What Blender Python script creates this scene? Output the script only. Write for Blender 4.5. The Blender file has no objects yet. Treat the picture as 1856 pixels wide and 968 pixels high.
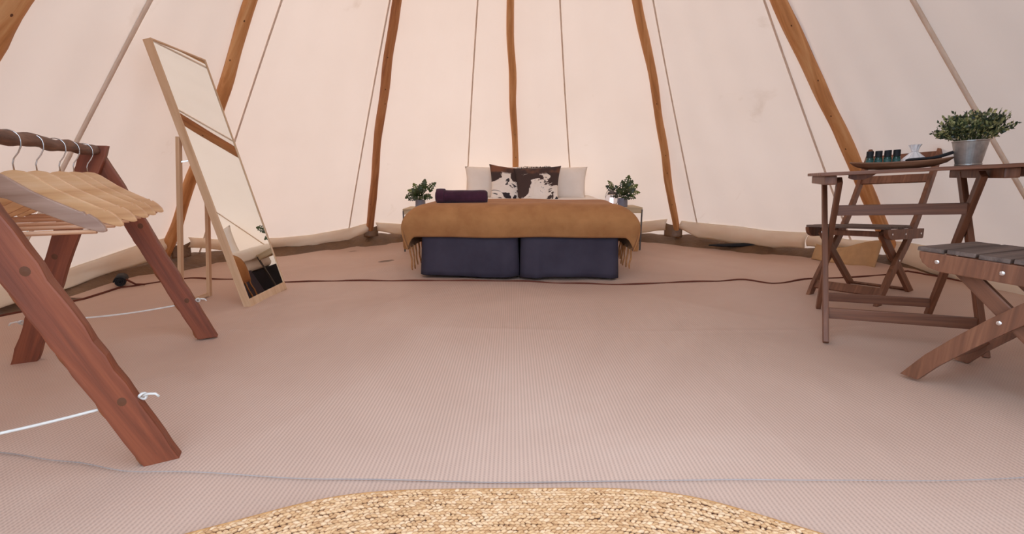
import bpy, bmesh, math, random
import numpy as np
from mathutils import Vector, Matrix, Euler

R_ = math.radians
rnd = random.Random(7)
scene = bpy.context.scene
col = scene.collection

# ------------------------------------------------------------------ camera
cam_d = bpy.data.cameras.new('camera')
cam_d.sensor_width = 36.0
cam_d.lens = 16.0
cam_d.clip_start = 0.02
cam_d.clip_end = 100
cam = bpy.data.objects.new('camera', cam_d)
cam.location = (0, 0, 0.70)
cam.rotation_euler = (R_(90 - 11.243), 0, 0)
col.objects.link(cam)
scene.camera = cam

# ------------------------------------------------------------------ light
w = bpy.data.worlds.new('sky')
scene.world = w
w.use_nodes = True
bg = w.node_tree.nodes['Background']
bg.inputs['Color'].default_value = (0.63, 0.79, 1.0, 1)
bg.inputs['Strength'].default_value = 2.45
sun_d = bpy.data.lights.new('sun', 'SUN')
sun_d.energy = 5.5
sun_d.angle = R_(12)
sun_d.color = (1.0, 0.93, 0.84)
sun = bpy.data.objects.new('sun', sun_d)
sun.location = (-2, 8, 8)
sun.rotation_euler = Vector((0.30, -0.80, -0.62)).to_track_quat('-Z', 'Y').to_euler()
col.objects.link(sun)
scene.view_settings.view_transform = 'Standard'
scene.view_settings.look = 'None'
scene.view_settings.gamma = 1
scene.view_settings.use_curve_mapping = False
scene.view_settings.exposure = 0.62
scene.cycles.diffuse_bounces = 6
scene.cycles.max_bounces = 12

# ------------------------------------------------------------------ materials
def lin(c):
    if isinstance(c, str):
        c = [int(c[i:i + 2], 16) / 255 for i in (0, 2, 4)]
        c = [x / 12.92 if x <= 0.04045 else ((x + 0.055) / 1.055) ** 2.4 for x in c]
    return (c[0], c[1], c[2], 1)

def nodes(name):
    m = bpy.data.materials.new(name)
    m.use_nodes = True
    nt = m.node_tree
    return m, nt, nt.nodes['Principled BSDF']

def N(nt, t, **kw):
    n = nt.nodes.new(t)
    for k, v in kw.items():
        setattr(n, k, v)
    return n

def coords(nt, scale, out='Object'):
    tc = N(nt, 'ShaderNodeTexCoord')
    mp = N(nt, 'ShaderNodeMapping')
    mp.inputs['Scale'].default_value = scale
    nt.links.new(tc.outputs[out], mp.inputs['Vector'])
    return mp.outputs['Vector']

def ramp(nt, fac, stops):
    r = N(nt, 'ShaderNodeValToRGB')
    el = r.color_ramp.elements
    while len(el) < len(stops):
        el.new(0.5)
    for e, (p, c) in zip(el, stops):
        e.position = p
        e.color = lin(c)
    nt.links.new(fac, r.inputs['Fac'])
    return r.outputs['Color']

def noise(nt, vec, scale, detail=4, rough=0.55, dist=0.0):
    n = N(nt, 'ShaderNodeTexNoise')
    n.inputs['Scale'].default_value = scale
    n.inputs['Detail'].default_value = detail
    n.inputs['Roughness'].default_value = rough
    n.inputs['Distortion'].default_value = dist
    if vec is not None:
        nt.links.new(vec, n.inputs['Vector'])
    return n.outputs['Fac']

def bump(nt, bsdf, h, strength, dist):
    b = N(nt, 'ShaderNodeBump')
    b.inputs['Strength'].default_value = strength
    b.inputs['Distance'].default_value = dist
    nt.links.new(h, b.inputs['Height'])
    nt.links.new(b.outputs['Normal'], bsdf.inputs['Normal'])

def wood(name, c1, c2, c3, axis='Z', scale=9, rough=0.6, bmp=0.3, stretch=0.07):
    m, nt, b = nodes(name)
    s = [1, 1, 1]
    s['XYZ'.index(axis)] = stretch
    v = coords(nt, s)
    f = noise(nt, v, scale * 4, 6, 0.6, 1.2)
    nt.links.new(ramp(nt, f, [(0.3, c1), (0.5, c2), (0.72, c3)]), b.inputs['Base Color'])
    b.inputs['Roughness'].default_value = rough
    f2 = noise(nt, v, scale * 22, 3)
    bump(nt, b, f2, bmp, 0.002)
    return m

def cloth(name, c1, c2, scale=6, rough=0.9, weave=400, bmp=0.25, sheen=0.0):
    m, nt, b = nodes(name)
    v = coords(nt, (1, 1, 1))
    nt.links.new(ramp(nt, noise(nt, v, scale, 5), [(0.35, c1), (0.65, c2)]), b.inputs['Base Color'])
    b.inputs['Roughness'].default_value = rough
    b.inputs['Specular IOR Level'].default_value = 0.2
    b.inputs['Sheen Weight'].default_value = sheen
    bump(nt, b, noise(nt, v, weave, 2), bmp, 0.002)
    return m

def plain(name, c, rough=0.5, metal=0.0, var=0.08, scale=20):
    m, nt, b = nodes(name)
    c = lin(c)
    v = coords(nt, (1, 1, 1))
    nt.links.new(ramp(nt, noise(nt, v, scale, 3),
                      [(0.3, [x * (1 - var) for x in c[:3]]), (0.7, [x * (1 + var) for x in c[:3]])]),
                 b.inputs['Base Color'])
    b.inputs['Roughness'].default_value = rough
    b.inputs['Metallic'].default_value = metal
    return m

M = {}
def canvas_material():
    m = bpy.data.materials.new('cream_canvas')
    m.use_nodes = True
    nt = m.node_tree
    nt.nodes.remove(nt.nodes['Principled BSDF'])
    v = coords(nt, (1, 1, 1))
    d = N(nt, 'ShaderNodeBsdfDiffuse')
    t = N(nt, 'ShaderNodeBsdfTranslucent')
    base = ramp(nt, noise(nt, v, 1.3, 4), [(0.3, 'EADFD3'), (0.7, 'EFE5DA')])
    sm = noise(nt, v, 3.1, 8, 0.62, 0.8)
    smudge = ramp(nt, sm, [(0.66, (1, 1, 1)), (0.76, (0.90, 0.87, 0.84))])
    mx = N(nt, 'ShaderNodeMix', data_type='RGBA', blend_type='MULTIPLY')
    mx.inputs['Factor'].default_value = 1
    nt.links.new(base, mx.inputs['A'])
    nt.links.new(smudge, mx.inputs['B'])
    nt.links.new(mx.outputs['Result'], d.inputs['Color'])
    warm = N(nt, 'ShaderNodeMix', data_type='RGBA', blend_type='MULTIPLY')
    warm.inputs['Factor'].default_value = 1
    nt.links.new(mx.outputs['Result'], warm.inputs['A'])
    warm.inputs['B'].default_value = (0.44, 0.358, 0.318, 1)
    nt.links.new(warm.outputs['Result'], t.inputs['Color'])
    ms = N(nt, 'ShaderNodeMixShader')
    ms.inputs['Fac'].default_value = 0.34
    nt.links.new(d.outputs[0], ms.inputs[1])
    nt.links.new(t.outputs[0], ms.inputs[2])
    bp = N(nt, 'ShaderNodeBump')
    bp.inputs['Strength'].default_value = 0.12
    bp.inputs['Distance'].default_value = 0.02
    nt.links.new(noise(nt, v, 2.2, 5, 0.5, 0.6), bp.inputs['Height'])
    nt.links.new(bp.outputs['Normal'], d.inputs['Normal'])
    nt.links.new(ms.outputs[0], nt.nodes['Material Output'].inputs['Surface'])
    return m
M['canvas'] = canvas_material()

def mat_material():
    m, nt, b = nodes('woven_floor_matting')
    v = coords(nt, (1, 1, 1))
    sx = N(nt, 'ShaderNodeSeparateXYZ')
    nt.links.new(v, sx.inputs[0])
    def sine(sock, k):
        a = N(nt, 'ShaderNodeMath', operation='MULTIPLY'); a.inputs[1].default_value = k
        nt.links.new(sock, a.inputs[0])
        s = N(nt, 'ShaderNodeMath', operation='SINE'); nt.links.new(a.outputs[0], s.inputs[0])
        return s.outputs[0]
    a = sine(sx.outputs['X'], 2 * math.pi / 0.0105)
    c = sine(sx.outputs['Y'], 2 * math.pi / 0.0085)
    p = N(nt, 'ShaderNodeMath', operation='MULTIPLY'); nt.links.new(a, p.inputs[0]); nt.links.new(c, p.inputs[1])
    q = N(nt, 'ShaderNodeMath', operation='MULTIPLY_ADD'); q.inputs[1].default_value = 0.55
    nt.links.new(p.outputs[0], q.inputs[0]); nt.links.new(a, q.inputs[2])
    h = N(nt, 'ShaderNodeMath', operation='MULTIPLY_ADD'); h.inputs[1].default_value = 0.3; h.inputs[2].default_value = 0.5
    nt.links.new(q.outputs[0], h.inputs[0])
    weave = ramp(nt, h.outputs[0], [(0.1, (0.80, 0.79, 0.79)), (0.6, (1, 1, 1)), (0.95, (1.07, 1.07, 1.08))])
    base = ramp(nt, noise(nt, v, 0.9, 5, 0.6, 0.5), [(0.3, 'BC9C88'), (0.52, 'C6A692'), (0.72, 'CDB09D')])
    mx = N(nt, 'ShaderNodeMix', data_type='RGBA', blend_type='MULTIPLY'); mx.inputs['Factor'].default_value = 1
    nt.links.new(base, mx.inputs['A']); nt.links.new(weave, mx.inputs['B'])
    nt.links.new(mx.outputs['Result'], b.inputs['Base Color'])
    b.inputs['Roughness'].default_value = 0.62
    b.inputs['Specular IOR Level'].default_value = 0.35
    bump(nt, b, h.outputs[0], 0.35, 0.002)
    return m
M['mat'] = mat_material()

def ground_sheet():
    m, nt, b = nodes('brown_groundsheet')
    v = coords(nt, (1, 1, 1))
    nt.links.new(ramp(nt, noise(nt, v, 5, 5), [(0.3, '5E4430'), (0.7, '7A5A3E')]), b.inputs['Base Color'])
    b.inputs['Roughness'].default_value = 0.5
    bump(nt, b, noise(nt, v, 14, 4, 0.5, 1.5), 0.5, 0.02)
    return m
M['groundsheet'] = ground_sheet()
M['grass'] = plain('grass_ground', '5C6B38', 0.95)
def flap_cloth():
    m = bpy.data.materials.new('cream_flap_cloth'); m.use_nodes = True
    nt = m.node_tree; nt.nodes.remove(nt.nodes['Principled BSDF'])
    v = coords(nt, (1, 1, 1))
    c = ramp(nt, noise(nt, v, 4, 5), [(0.35, 'F3E4CE'), (0.65, 'F8ECD9')])
    d = N(nt, 'ShaderNodeBsdfDiffuse'); t = N(nt, 'ShaderNodeBsdfTranslucent')
    nt.links.new(c, d.inputs['Color']); nt.links.new(c, t.inputs['Color'])
    ms = N(nt, 'ShaderNodeMixShader'); ms.inputs['Fac'].default_value = 0.4
    nt.links.new(d.outputs[0], ms.inputs[1]); nt.links.new(t.outputs[0], ms.inputs[2])
    nt.links.new(ms.outputs[0], nt.nodes['Material Output'].inputs['Surface'])
    return m
M['flap'] = flap_cloth()
M['seam'] = cloth('seam_tape', 'DDC9B4', 'E6D4C1', 12)
M['pole'] = wood('pole_wood', 'A86E3E', 'C98D55', 'D9A772', 'Z', 5, 0.62, 0.5, 0.08)
M['pole_dark'] = wood('pole_wood_dark', '885030', 'B07343', 'C48B5B', 'Z', 5, 0.62, 0.5, 0.08)
M['knot'] = plain('wood_knot', '5E3418', 0.7)
M['rack'] = wood('rack_board_wood', '602C15', '7F3E22', '975230', 'Z', 5, 0.5, 0.35, 0.08)
M['bark'] = wood('rough_bark_edge', '6A3A20', '94572F', 'B5743F', 'Z', 9, 0.85, 1.0, 0.2)
M['rail'] = wood('rack_rail_wood', '452B20', '64402E', '82583F', 'Y', 9, 0.6, 0.6, 0.12)
M['hanger'] = wood('hanger_beech', 'C08A5A', 'D6A473', 'E2B98E', 'X', 5, 0.45, 0.1, 0.06)
M['hanger_mauve'] = wood('hanger_mauve', '8A6450', 'A07C66', 'B48F7A', 'X', 5, 0.45, 0.1, 0.06)
M['dowel'] = wood('hanger_dowel', 'B98058', 'CB9671', 'D5A682', 'X', 5, 0.5, 0.1, 0.06)
M['steel'] = plain('hook_steel', 'C9C4BF', 0.25, 1.0)
M['string'] = cloth('white_string', 'D2C9BE', 'DED6CB', 40)
M['mirror_wood'] = wood('mirror_pale_wood', 'C39A74', 'D0AB86', 'DAB995', 'Z', 6, 0.55, 0.12, 0.06)
M['furn'] = wood('furniture_brown_wood', '5A3622', '774A32', '906043', 'Z', 7, 0.5, 0.3, 0.06)
M['furnx'] = wood('furniture_brown_wood_crosswise', '5A3622', '774A32', '906043', 'X', 7, 0.5, 0.3, 0.06)
M['slat'] = wood('weathered_seat_slat', '4A3A32', '66544A', '7E6A5E', 'X', 7, 0.7, 0.4, 0.06)
M['screw'] = plain('steel_screw', 'E4E0DC', 0.25, 0.9)
M['tray'] = wood('tray_wood', '6B4630', '855C42', '9B7154', 'X', 6, 0.5, 0.2, 0.08)
M['black'] = plain('black_fabric', '101014', 0.7)
M['bottle'] = plain('dark_green_bottle', '1C3E36', 0.15)
M['bottle_label'] = plain('dark_teal_label', '24504A', 0.5)
M['gauze'] = cloth('white_gauze', 'E2D8D2', 'EFE6E0', 30)
M['skirt'] = cloth('charcoal_skirt_cloth', '37303A', '413A44', 5, 0.8, 500, 0.15)
M['divan'] = cloth('dark_divan_cloth', '1C1A20', '232128', 8)
M['white_linen'] = cloth('white_linen', 'E8DDD2', 'EFE6DC', 5, 0.85, 350, 0.15)
M['cream_linen'] = cloth('cream_pillow_linen', 'E6D9CB', 'EEE2D5', 5, 0.85, 350, 0.15)
M['throw'] = cloth('tan_knit_throw', '9E6B40', 'AE7A4B', 9, 0.95, 260, 0.5, 0.06)
M['tassel'] = cloth('tan_tassel_yarn', '9E6B42', 'B07C50', 60, 0.95, 260, 0.5)
M['towel'] = cloth('plum_towel', '3B1E2C', '4A2838', 14, 0.95, 200, 0.8, 0.15)
M['pot'] = plain('grey_pot', '77747C', 0.55)
M['table_metal'] = plain('grey_table_metal', '57504C', 0.5, 0.4)
M['table_tan'] = wood('bedside_tan_wood', 'B59A74', 'C4AB86', 'CDB894', 'X', 6, 0.6, 0.1, 0.08)
M['soil'] = plain('potting_soil', '2E241C', 0.95, 0, 0.3, 80)
M['stem'] = plain('plant_stem', '46502A', 0.6)

def leaf_material(name, stops, rough=0.45):
    m, nt, b = nodes(name)
    g = N(nt, 'ShaderNodeNewGeometry')
    nt.links.new(ramp(nt, g.outputs['Random Per Island'], stops), b.inputs['Base Color'])
    b.inputs['Roughness'].default_value = rough
    return m
def swiss_leaf():
    m, nt, b = nodes('swiss_leaf')
    o = N(nt, 'ShaderNodeObjectInfo')
    nt.links.new(ramp(nt, o.outputs['Random'], [(0, '27331A'), (0.7, '3C4A22'), (1, '6A7430')]), b.inputs['Base Color'])
    b.inputs['Roughness'].default_value = 0.4
    return m
M['swiss'] = swiss_leaf()
M['bush'] = leaf_material('variegated_leaf', [(0, '1E2A1C'), (0.4, '37452C'), (0.65, '6E7548'), (0.9, 'A8A46A'), (1, 'BDB67E')])
M['zinc'] = None
def zinc():
    m, nt, b = nodes('galvanised_zinc')
    v = coords(nt, (1, 1, 1))
    nt.links.new(ramp(nt, noise(nt, v, 30, 4), [(0.3, '9C9791'), (0.7, 'BDB8B1')]), b.inputs['Base Color'])
    b.inputs['Metallic'].default_value = 0.75
    b.inputs['Roughness'].default_value = 0.38
    return m
M['zinc'] = zinc()
def mirror_glass():
    m, nt, b = nodes('mirror_glass')
    b.inputs['Base Color'].default_value = (0.86, 0.89, 0.87, 1)
    b.inputs['Metallic'].default_value = 1
    b.inputs['Roughness'].default_value = 0.0
    return m
M['mirror'] = mirror_glass()
def glass():
    m, nt, b = nodes('lantern_glass')
    b.inputs['Base Color'].default_value = (0.95, 0.96, 1, 1)
    b.inputs['Roughness'].default_value = 0.03
    b.inputs['Transmission Weight'].default_value = 1
    b.inputs['IOR'].default_value = 1.2
    return m
M['glass'] = glass()
def led():
    m, nt, b = nodes('lit_led_candle')
    b.inputs['Base Color'].default_value = (0.9, 0.88, 1, 1)
    b.inputs['Emission Color'].default_value = (0.80, 0.74, 1, 1)
    b.inputs['Emission Strength'].default_value = 1.6
    return m
M['led'] = led()
def jute():
    m, nt, b = nodes('braided_jute')
    g = N(nt, 'ShaderNodeNewGeometry')
    nt.links.new(ramp(nt, g.outputs['Random Per Island'],
                      [(0, 'BF8E60'), (0.25, 'CD9E6E'), (0.6, 'D8AC7E'), (1, 'DFB88F')]), b.inputs['Base Color'])
    b.inputs['Roughness'].default_value = 0.85
    v = coords(nt, (1, 1, 1))
    bump(nt, b, noise(nt, v, 500, 3), 0.5, 0.002)
    return m
M['jute'] = jute()
M['jute_edge'] = cloth('jute_edge_dark', 'B88450', 'CC9A66', 60, 0.9, 400, 0.5)
M['binding'] = cloth('dark_brown_binding', '5A2E22', '6B3A2B', 12)
def cowhide():
    m, nt, b = nodes('cowhide')
    v = coords(nt, (1, 1, 1))
    sx = N(nt, 'ShaderNodeSeparateXYZ'); nt.links.new(v, sx.inputs[0])
    oi = N(nt, 'ShaderNodeObjectInfo')
    off = N(nt, 'ShaderNodeVectorMath', operation='MULTIPLY_ADD')
    off.inputs[1].default_value = (1, 1, 1)
    nt.links.new(v, off.inputs[0])
    nt.links.new(oi.outputs['Location'], off.inputs[2])
    n1 = noise(nt, off.outputs[0], 6.5, 5, 0.55, 0.9)
    # whiter towards the lower half, brown towards the top (hide pattern)
    g = N(nt, 'ShaderNodeMath', operation='MULTIPLY_ADD'); g.inputs[1].default_value = -0.62
    nt.links.new(sx.outputs['Z'], g.inputs[0]); nt.links.new(n1, g.inputs[2])
    hide = ramp(nt, g.outputs[0], [(0.49, '3C2822'), (0.505, 'E4D6C6'), (0.64, 'EADDCF'), (0.655, '2A1F22')])
    n2 = noise(nt, off.outputs[0], 4, 3)
    brown = ramp(nt, n2, [(0.42, '3A2722'), (0.58, '7A4A30')])
    k = N(nt, 'ShaderNodeMath', operation='MULTIPLY_ADD'); k.inputs[1].default_value = 0.10; 
    nt.links.new(n1, k.inputs[0]); nt.links.new(sx.outputs['Z'], k.inputs[2])
    top = ramp(nt, k.outputs[0], [(0.135, (0, 0, 0)), (0.155, (1, 1, 1))])
    mx = N(nt, 'ShaderNodeMix', data_type='RGBA')
    nt.links.new(top, mx.inputs['Factor']); nt.links.new(hide, mx.inputs['A']); nt.links.new(brown, mx.inputs['B'])
    nt.links.new(mx.outputs['Result'], b.inputs['Base Color'])
    b.inputs['Roughness'].default_value = 0.8
    bump(nt, b, noise(nt, v, 300, 2), 0.4, 0.003)
    return m
M['cow'] = cowhide()

# ------------------------------------------------------------------ mesh helpers
class MB:
    def __init__(s):
        s.v = []; s.f = []
    def add(s, vs, fs):
        o = len(s.v)
        s.v += [tuple(p) for p in vs]
        s.f += [tuple(i + o for i in f) for f in fs]
        return s
    def box(s, c, d, m=None):
        x, y, z = d[0] / 2, d[1] / 2, d[2] / 2
        vs = [Vector((sx * x, sy * y, sz * z)) + Vector(c) for sx in (-1, 1) for sy in (-1, 1) for sz in (-1, 1)]
        if m: vs = [m @ p for p in vs]
        return s.add(vs, [(0, 1, 3, 2), (4, 6, 7, 5), (0, 4, 5, 1), (2, 3, 7, 6), (0, 2, 6, 4), (1, 5, 7, 3)])
    def tube(s, pts, r, n=8, caps=True, flat=1.0):
        pts = [Vector(p) for p in pts]
        rs = r if hasattr(r, '__len__') else [r] * len(pts)
        vs = []; up = None
        for i, p in enumerate(pts):
            t = (pts[min(i + 1, len(pts) - 1)] - pts[max(i - 1, 0)]).normalized()
            if up is None:
                up = Vector((0, 0, 1)) if abs(t.z) < 0.9 else Vector((1, 0, 0))
            a = t.cross(up).normalized(); b = a.cross(t).normalized(); up = b
            for k in range(n):
                q = 2 * math.pi * k / n
                vs.append(p + a * math.cos(q) * rs[i] + b * math.sin(q) * rs[i] * flat)
        fs = [(i * n + k, i * n + (k + 1) % n, (i + 1) * n + (k + 1) % n, (i + 1) * n + k)
              for i in range(len(pts) - 1) for k in range(n)]
        if caps:
            fs += [tuple(range(n))[::-1], tuple(range((len(pts) - 1) * n, len(pts) * n))]
        return s.add(vs, fs)
    def lathe(s, prof, n=24, c=(0, 0, 0), sx=1, sy=1):
        vs = [(c[0] + r * sx * math.cos(2 * math.pi * k / n), c[1] + r * sy * math.sin(2 * math.pi * k / n), c[2] + z)
              for r, z in prof for k in range(n)]
        fs = [(i * n + k, i * n + (k + 1) % n, (i + 1) * n + (k + 1) % n, (i + 1) * n + k)
              for i in range(len(prof) - 1) for k in range(n)]
        if prof[0][0] > 1e-5: fs.append(tuple(range(n))[::-1])
        if prof[-1][0] > 1e-5: fs.append(tuple(range((len(prof) - 1) * n, len(prof) * n)))
        return s.add(vs, fs)
    def poly(s, pts, t, plane='XZ', off=0.0):
        """extrude a closed 2-D outline to thickness t, centred on off"""
        n = len(pts)
        def P3(p, d):
            return {'XZ': (p[0], d, p[1]), 'YZ': (d, p[0], p[1]), 'XY': (p[0], p[1], d)}[plane]
        vs = [P3(p, off - t / 2) for p in pts] + [P3(p, off + t / 2) for p in pts]
        fs = [tuple(range(n)), tuple(range(2 * n - 1, n - 1, -1))]
        fs += [(i, i + n, (i + 1) % n + n, (i + 1) % n) for i in range(n)]
        return s.add(vs, fs)
    def band(s, a, b, t, plane='YZ', off=0.0):
        """strip between two polylines a and b (same count) in a plane, thickness t (convex quads)"""
        n = len(a)
        def P3(p, d):
            return {'XZ': (p[0], d, p[1]), 'YZ': (d, p[0], p[1]), 'XY': (p[0], p[1], d)}[plane]
        vs = []
        for d in (off - t / 2, off + t / 2):
            vs += [P3(p, d) for p in a] + [P3(p, d) for p in b]
        fs = []
        for i in range(n - 1):
            fs += [(i, i + 1, n + i + 1, n + i), (2 * n + i, 3 * n + i, 3 * n + i + 1, 2 * n + i + 1),
                   (i, 2 * n + i, 2 * n + i + 1, i + 1), (n + i, n + i + 1, 3 * n + i + 1, 3 * n + i)]
        fs += [(0, n, 3 * n, 2 * n), (n - 1, 3 * n - 1, 4 * n - 1, 2 * n - 1)]
        return s.add(vs, fs)
    def grid(s, fn, nu, nv, wrap=False):
        vs = [fn(i / nu, j / nv) for j in range(nv + 1) for i in range(nu + (0 if wrap else 1))]
        c = nu if wrap else nu + 1
        fs = [(j * c + i, j * c + (i + 1) % c, (j + 1) * c + (i + 1) % c, (j + 1) * c + i)
              for j in range(nv) for i in range(nu)]
        return s.add(vs, fs)
    def build(s, name, m, parent=None, loc=None, rot=None, matrix=None, bevel=0.0, smooth=False, label=None, solid=0.0):
        me = bpy.data.meshes.new(name)
        me.from_pydata([tuple(p) for p in s.v], [], s.f)
        bm = bmesh.new(); bm.from_mesh(me)
        bmesh.ops.recalc_face_normals(bm, faces=bm.faces)
        if bevel:
            es = [e for e in bm.edges if len(e.link_faces) == 2 and e.calc_face_angle(0) > 0.5]
            bmesh.ops.bevel(bm, geom=es, offset=bevel, segments=2, affect='EDGES', profile=0.7, clamp_overlap=True)
        bm.to_mesh(me); bm.free()
        if smooth:
            me.polygons.foreach_set('use_smooth', [True] * len(me.polygons))
            me.update()
        me.materials.append(m)
        o = bpy.data.objects.new(name, me)
        col.objects.link(o)
        if parent: o.parent = parent
        if matrix is not None: o.matrix_local = matrix
        if loc is not None: o.location = loc
        if rot is not None: o.rotation_euler = rot
        if label: o['label'] = label
        if solid:
            md = o.modifiers.new('thickness', 'SOLIDIFY'); md.thickness = solid; md.offset = 0
        return o

def along(p0, p1, face):
    """matrix whose Z runs p0->p1 and whose Y is as near as can be to 'face'; origin at p0"""
    p0 = Vector(p0); z = (Vector(p1) - p0).normalized()
    f = Vector(face); y = (f - z * f.dot(z)).normalized(); x = y.cross(z)
    return Matrix(((x.x, y.x, z.x, p0.x), (x.y, y.y, z.y, p0.y), (x.z, y.z, z.z, p0.z), (0, 0, 0, 1)))

def bar(name, m, parent, p0, p1, wid, thk, face, bevel=0.003, label=None, ext=0.0):
    L = (Vector(p1) - Vector(p0)).length
    return MB().box((0, 0, L / 2), (wid, thk, L + 2 * ext)).build(name, m, parent, matrix=along(p0, p1, face), bevel=bevel, label=label)

def thing(name, label, cat, loc=(0, 0, 0), rot=(0, 0, 0), group=None):
    o = bpy.data.objects.new(name, None)
    o.empty_display_size = 0.1
    col.objects.link(o)
    o.location = loc; o.rotation_euler = rot
    o['label'] = label; o['category'] = cat
    if group: o['group'] = group
    return o

def tag(o, label=None, cat=None, group=None, kind=None):
    if label: o['label'] = label
    if cat: o['category'] = cat
    if group: o['group'] = group
    if kind: o['kind'] = kind
    return o

def copy_tree(o, parent=None):
    c = o.copy(); col.objects.link(c)
    if parent is not None: c.parent = parent
    for ch in list(o.children):
        copy_tree(ch, c)
    return c

def sstep(a, b, x):
    t = min(1.0, max(0.0, (x - a) / (b - a)))
    return t * t * (3 - 2 * t)

def interp(tab, x):
    if x <= tab[0][0]: return tab[0][1]
    for (a, va), (b, vb) in zip(tab, tab[1:]):
        if x <= b: return va + (vb - va) * (x - a) / (b - a)
    return tab[-1][1]

def smooth_interp(tab, x):
    if x <= tab[0][0]: return tab[0][1]
    for (a, va), (b, vb) in zip(tab, tab[1:]):
        if x <= b: return va + (vb - va) * sstep(a, b, x)
    return tab[-1][1]

# ------------------------------------------------------------------ tent geometry
APX = (0.08, 2.28, 3.8); RAD = 3.08
POLE_DEG = [-103.2, -67.6, -33.3, -1.5, 34.0, 69.2, 107, 131, 150, 210, 229]
SEAM_DEG = [-86.9, -62.8, -37.1, -12.4, 12.0, 37.8, 63.6, 89.0, 113, 134, 152, 208, 229, 250]

def polar(deg, r, z):
    a = R_(deg)
    return Vector((APX[0] + r * math.sin(a), APX[1] + r * math.cos(a), z))

def wall_r(deg, z):
    ang = deg % 360
    ps = sorted(p % 360 for p in POLE_DEG)
    ps = [ps[-1] - 360] + ps + [ps[0] + 360]
    k = 1.0
    for a, b in zip(ps, ps[1:]):
        if a <= ang <= b:
            half = R_(b - a) / 2; mid = (a + b) / 2
            chord = math.cos(half) / math.cos(R_(ang - mid))
            k = 0.55 * chord + 0.45
            break
    return RAD * (1 - z / APX[2]) * k

def gz(x, y):
    """height of the bumpy matting"""
    t = x * 0.88 - y * 0.474
    h = 0.05 * sstep(0, 1.1, t) * sstep(0.5, 1.15, x)
    h += 0.020 * math.exp(-((x - 1.32) ** 2 + (y - 1.30) ** 2) / 0.10)
    return h

def wrinkle(x, y):
    h = 0.0055 * math.sin(3.1 * x + 5.2 * y + 1.2 * math.sin(2.3 * y))
    h += 0.0050 * math.sin(9.5 * (x * 0.80 - y * 0.55) + 1.5 * math.sin(1.7 * x + y)) * sstep(0.3, -1.2, x)
    h += 0.0042 * math.sin(8.3 * (x * 0.75 + y * 0.5) + 1.1 * math.sin(2.0 * x - y)) * sstep(0.2, 1.4, x)
    for (ax, ay, bx, by, am, wd) in CREASES:
        dx, dy = bx - ax, by - ay; L2 = dx * dx + dy * dy
        u = ((x - ax) * dx + (y - ay) * dy) / L2
        if -0.1 < u < 1.1:
            d = ((x - ax) * dy - (y - ay) * dx) / math.sqrt(L2)
            h += am * math.exp(-(d / wd) ** 2) * sstep(-0.1, 0.1, u) * sstep(1.1, 0.9, u)
    return h
CREASES = [(0.02, 2.6, -0.10, 0.97, 0.0030, 0.012), (0.14, 2.7, 0.09, 2.0, 0.004, 0.018), (0.16, 1.5, 0.27, 0.97, 0.0025, 0.012),
           (0.70, 1.60, 0.71, 0.97, 0.0030, 0.014), (1.05, 1.5, 0.92, 0.97, 0.003, 0.03), (-2.2, 2.02, 2.0, 1.97, 0.0025, 0.014),
           (-1.6, 1.9, -0.9, 2.6, 0.004, 0.05), (-2.2, 1.5, -1.2, 2.1, 0.004, 0.05), (-2.1, 1.1, -1.2, 1.5, 0.004, 0.05),
           (-1.5, 2.2, -0.7, 2.9, 0.004, 0.05), (-0.9, 2.2, -0.3, 2.9, 0.0035, 0.05), (0.5, 2.9, 1.3, 2.1, 0.003, 0.05),
           (-2.2, 3.1, -1.2, 3.9, 0.005, 0.06), (-1.8, 3.1, -0.9, 4.3, 0.005, 0.05), (1.0, 4.3, 1.9, 3.2, 0.005, 0.05),
           (1.6, 4.3, 2.4, 3.3, 0.005, 0.05), (-1.10, 3.00, -0.93, 3.55, 0.012, 0.018), (-0.4, 1.7, -0.75, 1.0, 0.002, 0.03)]

# outside ground, the groundsheet with its raised lip
tag(MB().lathe([(0.001, -0.02), (3.4, -0.02), (12, -0.02)], 64, (APX[0], APX[1], 0)).build('ground', M['grass']), kind='structure')
fl = MB()
def sheet(u, v):
    d = -180 + 360 * u
    a = R_(d)
    if v < 0.5:
        r = 2.6 * (v / 0.5) + 0.001; z = -0.006
    else:
        s = (v - 0.5) / 0.5
        r = 2.6 + s * 0.40
        z = -0.006 + 0.11 * sstep(0.35, 1.0, s) + 0.010 * math.sin(d * 0.55) * s + 0.006 * math.sin(d * 1.7 + 3) * s
    p = polar(d, r, z)
    p.z += gz(p.x, p.y) * 0.6
    return p
fl.grid(sheet, 240, 24)
floor = tag(fl.build('floor', M['groundsheet'], smooth=True), kind='structure')

# the canvas, panel by panel
wall = bpy.data.objects.new('wall_round', None)
col.objects.link(wall)
tag(wall, kind='structure')
seams = SEAM_DEG + [SEAM_DEG[0] + 360]
for i, (a, b) in enumerate(zip(seams, seams[1:])):
    z0 = 2.3 if abs((a + b) / 2 - 180) < 5 else 0.0      # the open doorway is behind the camera
    def panel(u, v, a=a, b=b, z0=z0):
        d = a + (b - a) * u; z = z0 + (3.68 - z0) * v
        r = wall_r(d, z) + 0.006 * math.sin(d * 0.9 + z * 3) * (1 - v)
        return polar(d, r, z)
    MB().grid(panel, 18, 26).build('canvas_panel', M['canvas'], wall, smooth=True)
    if z0 == 0 or True:
        pts = [polar(a - 0.75 * (z - 0.7), wall_r(a - 0.75 * (z - 0.7), z) - 0.006, z) for z in [0.02 + 0.09 * k for k in range(40)]]
        wd = 0.011 if a < -80 or a > 80 else 0.0068
        MB().tube(pts, [wd * (1 - 0.15 * k / 40) for k in range(40)], 6).build('seam_cord', M['seam'], wall, smooth=True)

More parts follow.
